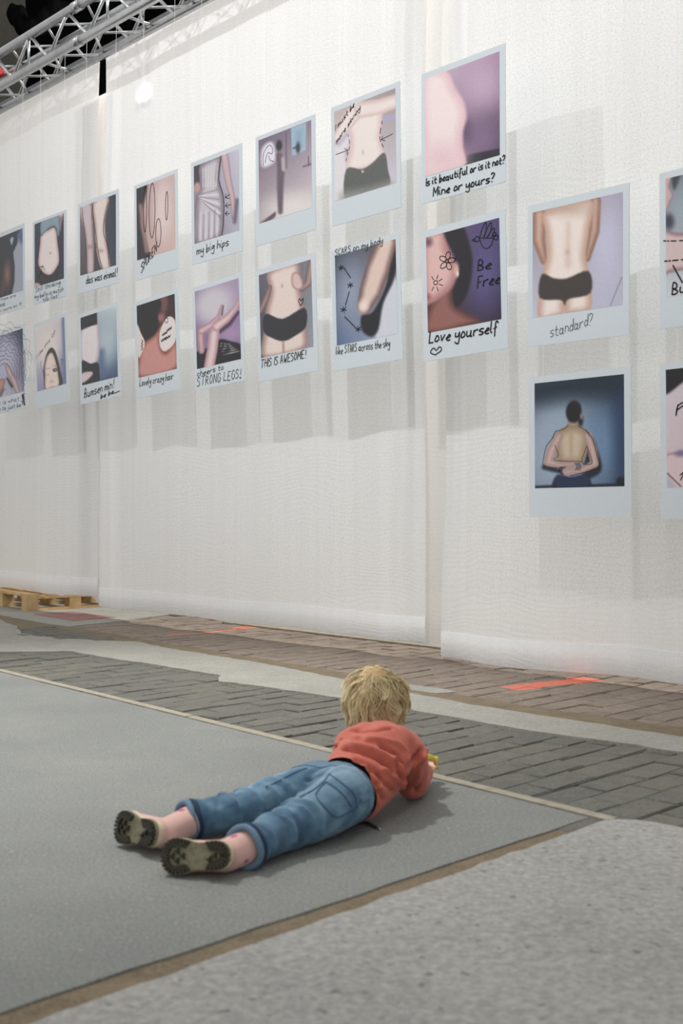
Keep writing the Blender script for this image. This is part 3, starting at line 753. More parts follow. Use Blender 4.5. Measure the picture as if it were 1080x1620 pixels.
poster('print of a silvery draped dress with three small arrows', cB, [(35, 225), (268, 140), (278, 633), (42, 698)], [(47, 243), (254, 167), (262, 540), (56, 597)],
 [('bg', (150, 138, 160), (196, 192, 212), (120, 104, 124), (176, 172, 194)),
  ('poly', [(40, 240), (80, 230), (76, 320), (48, 330)], (70, 52, 70), 4),
  ('cap', [(190, 195, 18), (206, 300, 16), (228, 390, 13), (236, 480, 10)], (206, 168, 172), 2, (164, 122, 132), 6), ('cap', [(250, 400, 8), (240, 500, 8)], (96, 92, 116), 6),
  ('poly', [(78, 235), (172, 197), (168, 300), (188, 380), (190, 450), (180, 562), (58, 598), (56, 420), (78, 330)], (196, 186, 196), 2, (128, 112, 128), 20)]
 + [('cap', [(70+k*3, 372+k*5, 1.5), (160+k*3, 350+k*22, 2.5)], (232, 226, 232) if k % 2 else (136, 122, 138), 2) for k in range(7)]
 + [('cap', [(70+k*13, 440+(k % 3)*12, 1.2), (68+k*13, 585-k*3, 2)], (226, 220, 226) if k % 2 else (130, 116, 132), 2) for k in range(9)] + [('cap', [(90+k*14, 250-k*4, 1), (92+k*12, 335, 2)], (222, 214, 222), 2) for k in range(6)]
 + [('ell', (65, 338, 14, 24), (196, 142, 136), 3)],
 [('line', [(175, 195), (165, 300), (184, 370), (191, 440), (182, 560)], 4.5)]+arrow(217, 372, 195, 388, 3.5, 0.5)+arrow(222, 420, 197, 426, 3.5, 0.5)+arrow(217, 462, 196, 460, 3.5, 0.5)
 + [('text', 'my big hips', (65, 648), (212, 608), 38, 4.2)], 70)

poster('print of a standing figure in a dim mauve bathroom', cB, [(333, 105), (603, 10), (617, 535), (340, 610)], [(346, 122), (588, 33), (597, 433), (354, 503)],
 [('bg', (112, 92, 118), (138, 118, 142), (186, 166, 174), (214, 202, 206)), ('ell', (520, 440, 120, 70), (224, 214, 212), 30),
  ('cap', [(474, 90, 1.5), (478, 250, 1.5)], (90, 72, 94), 3), ('cap', [(555, 245, 3), (592, 232, 3)], (92, 76, 96), 2), ('cap', [(578, 200, 2), (580, 240, 3)], (96, 80, 100), 2),
  ('hard', [(497, 68), (565, 45), (566, 170), (503, 195)], (126, 166, 192), 1.5, (150, 184, 206), 20), ('ell', (530, 158, 10, 24), (58, 58, 76), 3), ('cap', [(508, 160, 3), (530, 152, 4)], (58, 58, 76), 2),
  ('poly', [(362, 165), (392, 130), (418, 140), (424, 215), (366, 240)], (226, 220, 236), 6),
  ('cap', [(443, 190, 13), (452, 250, 17), (450, 340, 15), (452, 450, 11)], (104, 84, 98), 4), ('cap', [(460, 205, 6), (464, 255, 7)], (198, 178, 182), 4), ('ell', (443, 145, 14, 24), (46, 36, 46), 3),
  ('poly', [(350, 510), (400, 470), (430, 450), (420, 480)], (88, 74, 78), 3)],
 [('line', [(372, 234), (370, 190), (384, 155), (402, 142), (413, 160), (410, 182), (395, 176), (384, 195), (380, 222)], 2.6), ('line', [(396, 190), (404, 212), (420, 216)], 2.6)], 72)

poster('print of a bare waist above dark jeans with dashed pen outlines', cC, [(80, 372), (443, 235), (457, 905), (87, 1005)], [(95, 393), (421, 272), (431, 775), (105, 868)],
 [('bg', (196, 176, 172), (160, 140, 140), (226, 216, 222), (206, 196, 214)), ('poly', [(105, 520), (178, 500), (175, 570), (150, 620), (165, 700), (160, 860), (100, 870)], (226, 216, 222), 4), ('cap', [(370, 436, 14), (425, 424, 14)], (170, 162, 204), 6), ('cap', [(120, 560, 12), (165, 510, 10)], (178, 168, 206), 6),
  ('poly', [(172, 420), (250, 350), (350, 340), (352, 440), (344, 540), (366, 612), (372, 650), (250, 705), (163, 700), (182, 600), (184, 520), (172, 490)], (240, 222, 216), 3, (228, 192, 188), 14),
  ('cap', [(112, 530, 26), (165, 450, 38), (225, 375, 42)], (238, 220, 216), 3, (218, 186, 184), 10), ('cap', [(245, 385, 42), (330, 372, 40), (425, 340, 36)], (238, 218, 212), 3, (220, 184, 178), 12),
  ('ell', (252, 608, 5, 9), (208, 174, 168), 3),
  ('poly', [(163, 698), (245, 698), (300, 668), (366, 612), (386, 700), (394, 790), (280, 830), (160, 860)], (88, 92, 88), 2), ('cap', [(160, 850, 26), (280, 825, 20), (395, 785, 14)], (150, 150, 144), 16), ('ell', (251, 711, 6, 7), (200, 200, 196), 1.5)],
 dashes([(172, 515), (182, 570), (170, 620), (160, 662)], 5, 4)+dashes([(353, 445), (342, 520), (345, 548), (366, 592)], 5, 5)+arrow(410, 513, 350, 542, 3.5, 0.22)+arrow(108, 619, 172, 596, 3.5, 0.22)
 + [('text', 'I must be', (106, 492), (204, 366), 30, 4.2), ('text', 'more skinny', (110, 562), (236, 380), 28, 4.2)], 84)

poster('print of a soft pink shape on purple with two lines of writing', cC, [(562, 195), (1005, 30), (1017, 770), (566, 883)], [(579, 218), (977, 77), (983, 628), (587, 735)],
 [('bg', (196, 178, 190), (168, 114, 160), (150, 110, 150), (70, 48, 82)), ('ell', (880, 250, 110, 120), (190, 150, 184), 30), ('ell', (890, 540, 70, 90), (128, 92, 138), 24),
  ('hard', [(785, 628), (990, 590), (990, 640), (785, 690)], (24, 18, 34), 2), ('cap', [(800, 470, 22), (800, 600, 22)], (92, 62, 104), 14),
  ('poly', [(560, 200), (690, 176), (745, 270), (788, 340), (804, 420), (786, 500), (786, 580), (792, 690), (580, 745), (560, 500)], (244, 218, 218), 4, (234, 184, 190), 22),
  ('ell', (680, 640, 100, 70), (236, 188, 198), 30)],
 [('text', 'Is it beautiful or is it not?', (590, 788), (1012, 668), 40, 8), ('text', 'Mine or yours?', (628, 842), (955, 768), 46, 8.5)], 96)

wav = []
for k, r in enumerate(range(170, 640, 52)):
    pts = []
    for t in np.linspace(-0.15, 2.35, 26):
        rr = r*(1+0.035*math.sin(t*17+k)+random.uniform(-0.03, 0.03)); pts.append((60+rr*math.cos(t)*0.62, 800-rr*math.sin(t)*1.08))
    wav.append(('line', pts, 4.5))
poster('print of two hands with wavy pen rings and a black scribble', cD, [(-165, 235), (315, 132), (375, 1228), (-120, 1280)], [(-130, 283), (287, 193), (330, 1015), (-90, 1060)],
 [('bg', (120, 122, 170), (36, 36, 78), (206, 202, 218), (150, 140, 176)), ('ell', (60, 560, 170, 300), (176, 176, 208), 30),
  ('cap', [(100, 810, 12), (170, 930, 16)], (34, 26, 36), 3), ('cap', [(85, 640, 22), (130, 740, 36), (195, 860, 34), (245, 1000, 30)], (206, 178, 174), 2, (150, 112, 112), 10),
  ('poly', [(-80, 860), (20, 815), (70, 820), (72, 870), (40, 960), (-10, 1040), (-90, 1050)], (198, 128, 116), 3, (140, 80, 74), 10), ('cap', [(60, 950, 10), (20, 1030, 12)], (70, 54, 76), 6)],
 wav+[('text', 'time is what', (-100, 1165), (268, 1120), 64, 6, 'ink_soft'), ('text', 'value to just be', (-110, 1238), (292, 1205), 58, 7, 'ink_soft')]
 + [('line', [(305+random.uniform(-10, 40), 1040+i*9+random.uniform(-20, 20)), (325+random.uniform(-15, 30), 1075+i*8)], 9) for i in range(16)]
 + [('line', [(310, 1050), (330, 1120), (348, 1190)], 26)]
 + [('line', [(285+random.uniform(0, 60), 440+i*32), (325+random.uniform(-12, 18), 470+i*32), (315+random.uniform(-12, 22), 500+i*32)], 4) for i in range(18)], 56)

poster('print of half a face with long dark hair, one eye closed', cD, [(423, 92), (862, -5), (930, 1140), (495, 1205)], [(450, 135), (832, 40), (888, 910), (508, 970)],
 [('bg', (226, 214, 206), (206, 196, 200), (150, 140, 192), (116, 120, 176)), ('ell', (620, 400, 170, 260), (228, 212, 206), 30), ('poly', [(800, 40), (840, 30), (895, 915), (850, 920), (830, 500)], (104, 118, 166), 8),
  ('poly', [(665, 424), (720, 460), (765, 580), (805, 740), (832, 920), (620, 955), (590, 820), (580, 700), (606, 520)], (44, 44, 44), 2),
  ('poly', [(655, 497), (695, 500), (742, 620), (778, 790), (782, 930), (622, 955), (604, 800), (598, 660), (618, 550)], (236, 210, 196), 2, (206, 168, 152), 10),
  ('ell', (636, 690, 26, 6), (180, 140, 124), 3), ('ell', (735, 665, 26, 6), (150, 112, 98), 3), ('ell', (733, 718, 30, 24), (54, 44, 42), 3), ('ell', (735, 715, 8, 9), (210, 200, 196), 2), ('cap', [(606, 762, 3), (635, 778, 3), (655, 762, 3)], (150, 108, 96), 2),
  ('ell', (694, 862, 26, 18), (210, 172, 156), 6), ('ell', (706, 936, 34, 12), (206, 134, 130), 4)],
 [('text', 'I like this', (482, 548), (655, 340), 52, 5, 'ink_soft'), ('text', '*', (676, 312), (716, 252), 58, 5, 'ink_soft'), ('text', '?', (800, 690), (828, 685), 100, 6, 'ink_soft'), ('line', [(545, 575), (546, 660), (580, 735)], 5, 'ink_soft')], 56)

poster('print of a side view of a belly between dark clothes on blue', cA, [(437, 955), (668, 903), (698, 1437), (468, 1462)], [(452, 975), (655, 932), (678, 1328), (476, 1357)],
 [('bg', (150, 176, 186), (190, 208, 208), (70, 100, 142), (52, 78, 126)), ('ell', (610, 1120, 60, 120), (168, 190, 200), 30), ('cap', [(580, 1180, 14), (585, 1300, 16)], (74, 104, 150), 16),
  ('poly', [(455, 1040), (550, 1015), (566, 1090), (570, 1150), (552, 1240), (468, 1240)], (228, 214, 218), 3, (186, 158, 170), 14),
  ('hard', [(448, 970), (546, 950), (551, 1020), (456, 1046)], (18, 22, 36), 2), ('poly', [(466, 1222), (520, 1240), (562, 1240), (572, 1300), (566, 1345), (476, 1365)], (20, 22, 38), 2), ('poly', [(472, 1290), (530, 1286), (524, 1312), (476, 1342)], (218, 188, 198), 3)],
 [('text', 'Bumsen min!', (490, 1424), (655, 1388), 48, 5.5), ('text', 'be be', (584, 1440), (655, 1420), 26, 5.5), ('line', [(655, 1420), (692, 1410)], 5)], 60)

scr = []
for (x, y) in ((345, 462), (308, 495), (336, 530), (300, 545)):
    scr.append(('line', [(x+i*7, y-i*4+(9 if i % 2 else -9)) for i in range(7)], 9))
poster('print of a nape with dark curly hair and cream speech bubbles', cE, [(53, 197), (425, 110), (477, 965), (103, 1010)], [(78, 230), (403, 152), (440, 790), (115, 835)],
 [('bg', (28, 18, 24), (48, 26, 36), (120, 50, 36), (96, 36, 26)),
  ('poly', [(110, 640), (155, 540), (240, 480), (300, 410), (296, 540), (340, 640), (430, 550), (445, 790), (120, 840)], (212, 132, 122), 4, (146, 66, 46), 18),
  ('poly', [(270, 190), (330, 170), (350, 220), (330, 300), (300, 300)], (120, 64, 56), 8), ('ell', (292, 348, 34, 40), (164, 88, 84), 8),
  ('poly', [(60, 215), (250, 175), (292, 240), (262, 320), (275, 400), (250, 470), (175, 525), (128, 500), (95, 400)], (14, 13, 17), 4),
  ('poly', [(350, 345), (406, 368), (425, 450), (424, 545), (385, 605), (330, 633), (292, 590), (282, 500), (300, 420)], (228, 214, 210), 1.5), ('poly', [(86, 390), (122, 460), (158, 540), (142, 615), (105, 658)], (224, 208, 198), 1.5)],
 scr+[('line', [(130+(i % 2)*12, 520+i*14) for i in range(7)], 7), loop(340, 372, 14, 22, 5), ('text', 'Lovely crazy hair', (125, 908), (412, 872), 60, 6.5)], 64)

poster('print of raised bare legs on a violet wall with a striped cloth', cE, [(547, 72), (973, -25), (1030, 888), (600, 945)], [(573, 110), (948, 17), (990, 705), (615, 760)],
 [('bg', (136, 100, 158), (170, 146, 184), (140, 110, 150), (136, 96, 160)), ('ell', (740, 230, 170, 170), (202, 194, 204), 34), ('ell', (900, 480, 90, 60), (168, 132, 182), 20),
  ('cap', [(800, 455, 20), (880, 405, 18), (955, 310, 12)], (74, 42, 74), 5), ('cap', [(815, 320, 6), (824, 245, 5)], (74, 44, 76), 3),
  ('poly', [(610, 620), (700, 590), (800, 525), (900, 550), (990, 590), (1000, 710), (610, 770)], (20, 16, 26), 3)]
 + [('cap', [(800+k*8, 560+k*24, 1.5), (900+k*18, 575+k*16, 2.5)], (190, 180, 196), 1.5) for k in range(5)]
 + [('cap', [(650, 610, 26), (638, 500, 30), (634, 440, 26)], (214, 168, 172), 2, (172, 112, 128), 10), ('cap', [(642, 440, 30), (720, 400, 28), (785, 335, 17), (810, 238, 8)], (222, 182, 186), 2, (182, 126, 140), 10),
    ('cap', [(720, 740, 46), (742, 600, 46), (752, 480, 46), (766, 410, 34)], (232, 198, 198), 2, (192, 132, 146), 14), ('cap', [(772, 412, 42), (860, 352, 34), (930, 275, 22), (965, 200, 16)], (232, 196, 196), 2, (190, 130, 144), 12)],
 [('text', 'cheers to', (618, 822), (842, 782), 50, 6), ('text', 'STRONG LEGS!', (618, 905), (990, 862), 74, 6.5), ('line', [(989, 860), (993, 864)], 16)], 64)

poster('print of a waist with hands on hips and a small pen heart', cB, [(324, 718), (600, 653), (632, 1193), (356, 1228)], [(342, 740), (583, 685), (607, 1086), (366, 1118)],
 [('bg', (92, 92, 104), (120, 120, 134), (60, 60, 72), (150, 152, 166)),
  ('poly', [(385, 728), (520, 692), (536, 800), (556, 900), (572, 1000), (562, 1095), (378, 1122), (374, 1000), (380, 900), (396, 820)], (232, 206, 196), 3, (168, 124, 116), 18),
  ('cap', [(355, 905, 12), (380, 850, 14), (396, 800, 10)], (176, 132, 126), 2, (120, 84, 84), 8), ('cap', [(588, 690, 16), (576, 790, 18), (545, 818, 12)], (180, 136, 130), 2, (120, 84, 84), 8),
  ('poly', [(498, 745), (530, 745), (552, 800), (530, 822), (500, 800)], (220, 182, 172), 3, (170, 124, 116), 6), ('ell', (453, 797, 4, 8), (190, 146, 138), 2),
  ('poly', [(379, 920), (460, 948), (560, 905), (570, 990), (520, 1030), (470, 1050), (420, 1035), (374, 1000)], (40, 38, 46), 2), ('cap', [(466, 1050, 3), (470, 1110, 3)], (150, 106, 100), 4)],
 [('line', [(543, 895), (532, 872), (538, 862), (544, 872), (552, 861), (553, 874), (543, 895)], 4), ('text', 'THIS IS AWESOME!', (365, 1165), (572, 1132), 36, 4.2)], 72)

def star(x, y, r, lw): return [('line', [(x-r*math.cos(t), y-r*math.sin(t)), (x+r*math.cos(t), y+r*math.sin(t))], lw) for t in (0.3, 1.35, 2.4)]
poster('print of a bent elbow with pen stars joined by lines', cB, [(675, 630), (992, 555), (1021, 1140), (703, 1180)], [(694, 655), (975, 588), (995, 1023), (715, 1063)],
 [('bg', (34, 42, 60), (110, 96, 104), (60, 92, 146), (188, 192, 214)), ('ell', (770, 830, 80, 160), (140, 154, 184), 40),
  ('poly', [(905, 880), (975, 740), (1000, 1030), (895, 1040)], (206, 208, 222), 4), ('poly', [(955, 640), (985, 620), (976, 760), (925, 880), (905, 1000), (870, 1030), (828, 995), (828, 930), (880, 915), (940, 780)], (18, 20, 30), 4),
  ('cap', [(935, 605, 46), (895, 720, 56), (865, 820, 52), (838, 890, 36)], (230, 194, 180), 3, (118, 80, 76), 16), ('ell', (832, 890, 22, 28), (240, 214, 204), 8)],
 star(725, 708, 13, 5)+star(770, 790, 13, 5)+star(742, 900, 14, 5)+star(812, 993, 13, 5)+[('line', [(738, 708), (770, 756)], 6), ('line', [(766, 820), (750, 882)], 6), ('line', [(748, 933), (800, 986)], 6),
  ('text', 'SCARS on my body', (695, 652), (915, 604), 30, 3.6, 'ink_soft'), ('text', 'like STARS across the sky', (712, 1104), (960, 1078), 36, 3.6)], 78)

fl = [loop(163+18*math.cos(t), 377+22*math.sin(t), 15, 9, 3.6, 8, t) for t in [k*2*math.pi/5-1.4 for k in range(5)]]+[loop(163, 377, 6, 7, 3.6)]
sunp = [loop(121, 458, 8, 8, 3.4)]+[('line', [(121+14*math.cos(t), 460+16*math.sin(t)), (121+28*math.cos(t), 460+32*math.sin(t))], 3.6) for t in (-2.2, -1.3, -0.5, 0.3, 1.2, 2.1)]
bird = [loop(278, 296, 9, 10, 3.6), ('line', [(270, 294), (258, 299), (270, 304)], 3.6), ('line', [(290, 300), (300, 325), (318, 334), (335, 320), (342, 295)], 3.6), ('line', [(288, 290), (300, 250), (312, 232), (312, 270), (304, 290)], 4),
        ('line', [(305, 288), (322, 245), (333, 235), (330, 268), (318, 290)], 4), ('line', [(318, 290), (338, 258), (346, 262), (336, 290)], 4), loop(352, 292, 8, 10, 3.6), loop(346, 280, 7, 8, 3.6), ('line', [(288, 292), (340, 294)], 5)]
poster('print of a cheek and ear with pen flower, sun and bird on violet', cF, [(57, 258), (385, 180), (408, 720), (83, 758)], [(77, 283), (362, 214), (381, 608), (96, 650)],
 [('bg', (120, 84, 130), (66, 52, 112), (70, 36, 44), (30, 20, 50)), ('ell', (310, 430, 60, 130), (88, 78, 150), 34),
  ('poly', [(95, 545), (180, 460), (195, 540), (240, 575), (300, 620), (90, 660)], (158, 88, 78), 5, (96, 44, 44), 16),
  ('poly', [(60, 275), (150, 255), (170, 330), (204, 400), (192, 470), (150, 512), (104, 538), (70, 520)], (232, 176, 170), 4, (186, 116, 116), 20), ('ell', (88, 300, 14, 16), (120, 70, 90), 6), ('ell', (90, 512, 12, 12), (170, 70, 76), 6),
  ('poly', [(150, 256), (215, 238), (250, 320), (262, 400), (246, 500), (205, 556), (188, 500), (206, 430), (188, 350), (160, 300)], (22, 16, 26), 4), ('ell', (200, 412, 10, 26), (228, 164, 152), 3), ('ell', (205, 428, 4, 9), (246, 236, 230), 2)],
 fl+sunp+bird+[('text', 'Be', (284, 418), (335, 410), 40, 6), ('text', 'Free', (284, 486), (370, 470), 44, 6), ('text', 'Love yourself', (102, 688), (366, 656), 42, 6.6), ('text', '*', (108, 736), (146, 730), 32, 5)], 96)

poster('print of a torso with arms behind the back and dark shorts', cF, [(477, 160), (868, 75), (876, 665), (482, 706)], [(495, 187), (844, 110), (849, 546), (500, 594)],
 [('bg', (150, 140, 160), (168, 156, 186), (196, 196, 218), (186, 184, 212)), ('ell', (780, 330, 60, 160), (194, 192, 220), 20),
  ('cap', [(522, 195, 26), (520, 290, 24), (542, 372, 14)], (218, 170, 146), 2, (160, 104, 82), 10), ('cap', [(738, 145, 22), (734, 260, 22), (708, 365, 14)], (218, 170, 146), 2, (150, 98, 80), 10),
  ('poly', [(545, 180), (720, 140), (716, 250), (704, 350), (716, 420), (726, 560), (632, 580), (625, 530), (614, 585), (522, 598), (534, 430), (552, 350), (546, 260)], (240, 222, 212), 2, (208, 158, 134), 14),
  ('ell', (632, 172, 66, 20), (196, 158, 138), 14), ('ell', (633, 340, 7, 8), (206, 158, 142), 4), ('cap', [(634, 230, 2), (634, 390, 6)], (216, 180, 164), 8),
  ('poly', [(533, 425), (580, 440), (630, 442), (715, 415), (724, 500), (640, 522), (624, 545), (608, 525), (527, 515)], (62, 50, 46), 2), ('cap', [(846, 440, 1), (802, 550, 1)], (90, 84, 110), 1)],
 [('text', 'standard?', (570, 668), (732, 622), 46, 2.6, 'ink_soft')], 100)

olA = [(305, 545), (285, 590), (250, 640), (234, 720), (236, 750), (300, 770), (350, 768)]; olB = [(490, 548), (525, 590), (555, 680), (575, 770), (520, 795), (400, 822)]
poster('print of a person from behind, hands clasped, on a dark blue wall', cG, [(128, 210), (757, 163), (777, 1082), (155, 1065)], [(167, 250), (714, 212), (731, 893), (187, 893)],
 [('bg', (16, 34, 52), (12, 30, 48), (96, 112, 142), (40, 66, 104)), ('ell', (330, 640, 260, 330), (146, 166, 194), 34), ('ell', (600, 640, 110, 220), (96, 136, 182), 34), ('poly', [(660, 200), (740, 200), (740, 900), (690, 900)], (26, 56, 108), 16), ('poly', [(160, 240), (720, 200), (720, 320), (440, 330), (170, 360)], (14, 34, 54), 22),
  ('poly', [(520, 590), (570, 690), (590, 790), (540, 835), (470, 850), (480, 780)], (20, 28, 48), 3), ('ell', (455, 490, 16, 34), (16, 18, 28), 3), ('cap', [(240, 765, 14), (330, 790, 14)], (24, 32, 52), 3),
  ('cap', [(410, 480, 30), (408, 530, 36)], (198, 168, 142), 2, (150, 120, 96), 10),
  ('poly', [(378, 518), (440, 518), (500, 560), (505, 640), (470, 745), (340, 745), (302, 640), (310, 558)], (206, 180, 150), 2, (158, 126, 92), 16), ('cap', [(400, 560, 3), (404, 730, 3)], (178, 146, 112), 6),
  ('cap', [(325, 580, 26), (285, 660, 30), (264, 735, 28), (345, 755, 20), (430, 748, 18)], (220, 190, 184), 2, (176, 134, 124), 10), ('cap', [(502, 582, 26), (530, 665, 28), (548, 752, 26), (470, 790, 20), (368, 800, 22)], (220, 190, 184), 2, (176, 134, 124), 10),
  ('poly', [(318, 815), (400, 828), (500, 820), (518, 900), (304, 900)], (24, 40, 82), 2), ('cap', [(190, 885, 8), (310, 882, 8)], (16, 22, 40), 2), ('cap', [(510, 886, 8), (735, 884, 8)], (16, 22, 40), 2), ('ell', (706, 866, 26, 28), (12, 14, 24), 3),
  ('ell', (413, 432, 48, 68), (17, 17, 21), 2), ('ell', (460, 462, 8, 16), (170, 120, 112), 2)],
 [('line', olA, 3.4), ('line', olB, 3.6), ('line', [(380, 515), (350, 538), (305, 550), (288, 590)], 3), ('line', [(440, 520), (490, 550), (515, 590)], 3), ('line', [(300, 630), (325, 690), (300, 718), (330, 728), (470, 738)], 3), ('line', [(500, 640), (470, 740), (530, 752), (516, 690), (498, 645)], 3)]
 + [('line', [(425+i*9, 745), (440+i*8, 765), (430+i*9, 790)], 3.2) for i in range(4)]+[('line', [(345+i*10, 765), (332+i*6, 785), (345+i*5, 815)], 3.2) for i in range(4)], 104)

poster('print of an upper arm with dashed pen lines and the letters Bu', c1, [(1042, 275), (1235, 228), (1240, 496), (1045, 519)], [(1052.4, 283), (1220, 243), (1224, 446), (1054.5, 468.6)],
 [('bg', (120, 130, 146), (84, 112, 134), (204, 208, 214), (200, 204, 212)), ('ell', (1120, 330, 50, 40), (150, 172, 184), 20),
  ('poly', [(1045, 280), (1062, 280), (1058, 294), (1064, 308), (1060, 318), (1056, 330), (1048, 340)], (204, 166, 166), 1.5, (160, 116, 120), 3), ('poly', [(1062, 280), (1075, 277), (1066, 300)], (52, 56, 70), 3), ('ell', (1058, 350, 8, 12), (54, 58, 80), 4),
  ('poly', [(1045, 366), (1075, 368), (1140, 360), (1230, 330), (1230, 415), (1140, 420), (1070, 428), (1045, 430)], (214, 182, 182), 2, (150, 108, 112), 7)],
 dashes([(1050, 380), (1075, 380), (1140, 376), (1215, 360)], 14, 2.2)+dashes([(1052, 412), (1078, 410), (1140, 404), (1215, 392)], 14, 2.6)+[('line', [(1065, 419), (1080, 446)], 3), ('text', 'Bum', (1064, 465), (1102, 458), 18, 2.8)], 80)

poster('print of folded pale skin with a dark corner and pen letters', c1, [(1039.5, 573), (1238, 557), (1248, 822), (1050, 817.5)], [(1050, 584), (1222, 568), (1230, 770), (1058, 768.7)],
 [('bg', (210, 196, 206), (206, 190, 200), (216, 186, 196), (200, 176, 190)), ('poly', [(1040, 570), (1160, 560), (1110, 585), (1080, 602), (1050, 622), (1040, 600)], (14, 15, 20), 2),
  ('poly', [(1050, 722), (1080, 712), (1160, 690), (1230, 660), (1240, 780), (1050, 780)], (222, 188, 194), 1, (176, 120, 130), 4), ('cap', [(1057, 746, 0.8), (1080, 768, 0.8)], (60, 34, 44), 0.8), ('poly', [(1054, 748), (1074, 772), (1054, 772)], (190, 180, 200), 1), ('ell', (1078, 716, 9, 5), (120, 108, 150), 3)],
 [('text', 'perfect', (1070, 647), (1190, 600), 16, 2.4), ('line', [(1078, 750), (1084, 746), (1079, 758)], 2)], 80)

# clear hanging lines, two per print, up to the truss tube (or to the print above)
for root, ctr, w, h, ang in POST:
    for f in (-0.72, 0.72):
        s_ = ctr[0]+w*f; zt = TZ-0.038
        for r2, c2, w2, h2, a2 in POST:
            if c2[1] > ctr[1]+0.2 and abs(c2[0]-ctr[0]) < 0.25 and c2[1]-ctr[1] < 0.9: zt = c2[1]-h2
        a = Vector((0, 0, h*0.97))+WU*(w*f)+WN*0.004; b = WU*(w*f)+Vector((0, 0, zt-ctr[1]))+WN*(0.026 if zt == TZ-0.038 else 0.004)
        mb = MB(); mb.tube(a, b, 0.0011, n=5); mb.build('hanging_line', M['wire'], root)

# ------------------------------------------------------------------ the child lying on the slab
def V(*a): return Vector(a)
person = empty('person', P(560, 1300, 0.0)); pinv = Vector(person.location)
def child_mesh(name, me, mat, parent=person, extra=None):
    co = np.empty(len(me.vertices)*3, dtype=np.float64); me.vertices.foreach_get('co', co)
    co = co.reshape(-1, 3)-np.array(pinv); me.vertices.foreach_set('co', co.ravel()); me.update()
    return new_obj(name, me, mat, parent)
def frame_axes(head, up=V(0, 0, 1)):
    h_ = head.normalized(); l_ = h_.cross(up).normalized(); u_ = l_.cross(h_); return h_, l_, u_
def ell(c, head, a, b, ln):               # lateral a, thickness b, along-axis ln
    h_, l_, u_ = frame_axes(head); return (c, (l_*a, h_*ln, u_*b))
def tor(keys, n=6, ln=0.05):
    out = []
    for (c, hd, a, b), (c2, hd2, a2, b2) in zip(keys[:-1], keys[1:]):
        for k in range(n+1):
            f = k/n; out.append(ell(c.lerp(c2, f), hd.lerp(hd2, f), a+(a2-a)*f, b+(b2-b)*f, ln))
    return out
hd_w = V(0.60, 0.79, 0.10); hd_m = V(0.30, 0.92, 0.30); hd_c = V(0.05, 0.92, 0.40)
W_ = P(556, 1246, 0.088); Mi = P(582, 1216, 0.120); Ch = P(603, 1188, 0.150); Nk = P(604, 1156, 0.185); Hd = P(594, 1103, 0.25)
pelv = P(536, 1258, 0.080)
Rh, Rt, Rk, Ra = P(548, 1263, 0.082), P(506, 1285, 0.066), P(452, 1311, 0.052), P(392, 1338, 0.048)
Lh, Lt, Lk, La = P(520, 1245, 0.082), P(462, 1256, 0.066), P(398, 1277, 0.052), P(302, 1297, 0.046)
Rs, Re, Rw = P(646, 1190, 0.145), P(652, 1238, 0.046), P(670, 1222, 0.042)
Ls = P(556, 1180, 0.160); Le = V(-0.005, 3.10, 0.045); Lw = V(0.075, 3.27, 0.040)
Rhand = P(681, 1213, 0.045)

def get_co(me):
    co = np.empty(len(me.vertices)*3); me.vertices.foreach_get('co', co); no = np.empty(len(me.vertices)*3); me.vertex_normals.foreach_get('vector', no) if hasattr(me, 'vertex_normals') else me.vertices.foreach_get('normal', no)
    return co.reshape(-1, 3), no.reshape(-1, 3)
def set_co(me, co): me.vertices.foreach_set('co', co.ravel()); me.update()
def seg_d(co, a, b):
    a = np.array(a); b = np.array(b); ab = b-a; t = np.clip(((co-a) @ ab)/(ab @ ab), 0, 1)
    return np.linalg.norm(co-a-t[:, None]*ab, axis=1), t
FOLD = 1.7
def folds(me, lst):
    co, no = get_co(me); d_ = np.zeros(len(co))
    for pts, wd, ht in lst:
        best = np.full(len(co), 1e9)
        for a, b in zip(pts[:-1], pts[1:]): best = np.minimum(best, seg_d(co, a, b)[0])
        d_ += ht*FOLD*np.exp(-(best/wd)**2)
    set_co(me, co+no*d_[:, None]); return me
def paintv(me, fn):
    co, no = get_co(me); c = fn(co, no); ca_ = me.color_attributes.new('col', 'FLOAT_COLOR', 'POINT')
    ca_.data.foreach_set('color', np.c_[lin(np.clip(c, 0, 255)), np.ones(len(c))].astype(np.float32).ravel())
def vnoise(co, sc, seed=0):
    r = np.random.RandomState(seed); out = np.zeros(len(co))
    for k in range(7):
        d = r.normal(size=3); d /= np.linalg.norm(d); out += np.sin(co @ d*sc*(0.6+0.25*k)+r.uniform(0, 6.28))
    return out/7

# body: one continuous skin, mostly under the clothes
up = V(0, 0, 1)
body = tor([(pelv, hd_w, 0.068, 0.055), (W_, hd_w, 0.062, 0.05), (Mi, hd_m, 0.068, 0.056), (Ch, hd_c, 0.072, 0.056)], 5, 0.04)
body += chain([(Ch-up*0.02, 0.036), (V(Nk.x, Nk.y+0.095, 0.166), 0.030), (Hd+V(0, 0.012, -0.045), 0.034), (Hd, 0.05)])
body += [(Hd, (V(0.069, 0, 0), V(0, 0.078, -0.008), V(0, 0.012, 0.078)))]
body += chain([(Hd+V(0, 0.05, -0.035), 0.042), (Hd+V(0, 0.058, -0.05), 0.030)], 3)                     # jaw and chin
body += chain([(Hd+V(0, 0.082, -0.008), 0.008), (Hd+V(0, 0.090, -0.020), 0.009)], 3)                    # nose
for sx in (-1, 1):
    body += chain([(Hd+V(sx*0.070, 0.005, -0.002), 0.011), (Hd+V(sx*0.073, 0.003, -0.022), 0.008)], 3)   # ears
    body += chain([(Hd+V(sx*0.034, 0.060, -0.028), 0.024), (Hd+V(sx*0.034, 0.062, -0.03), 0.022)], 2)    # cheeks
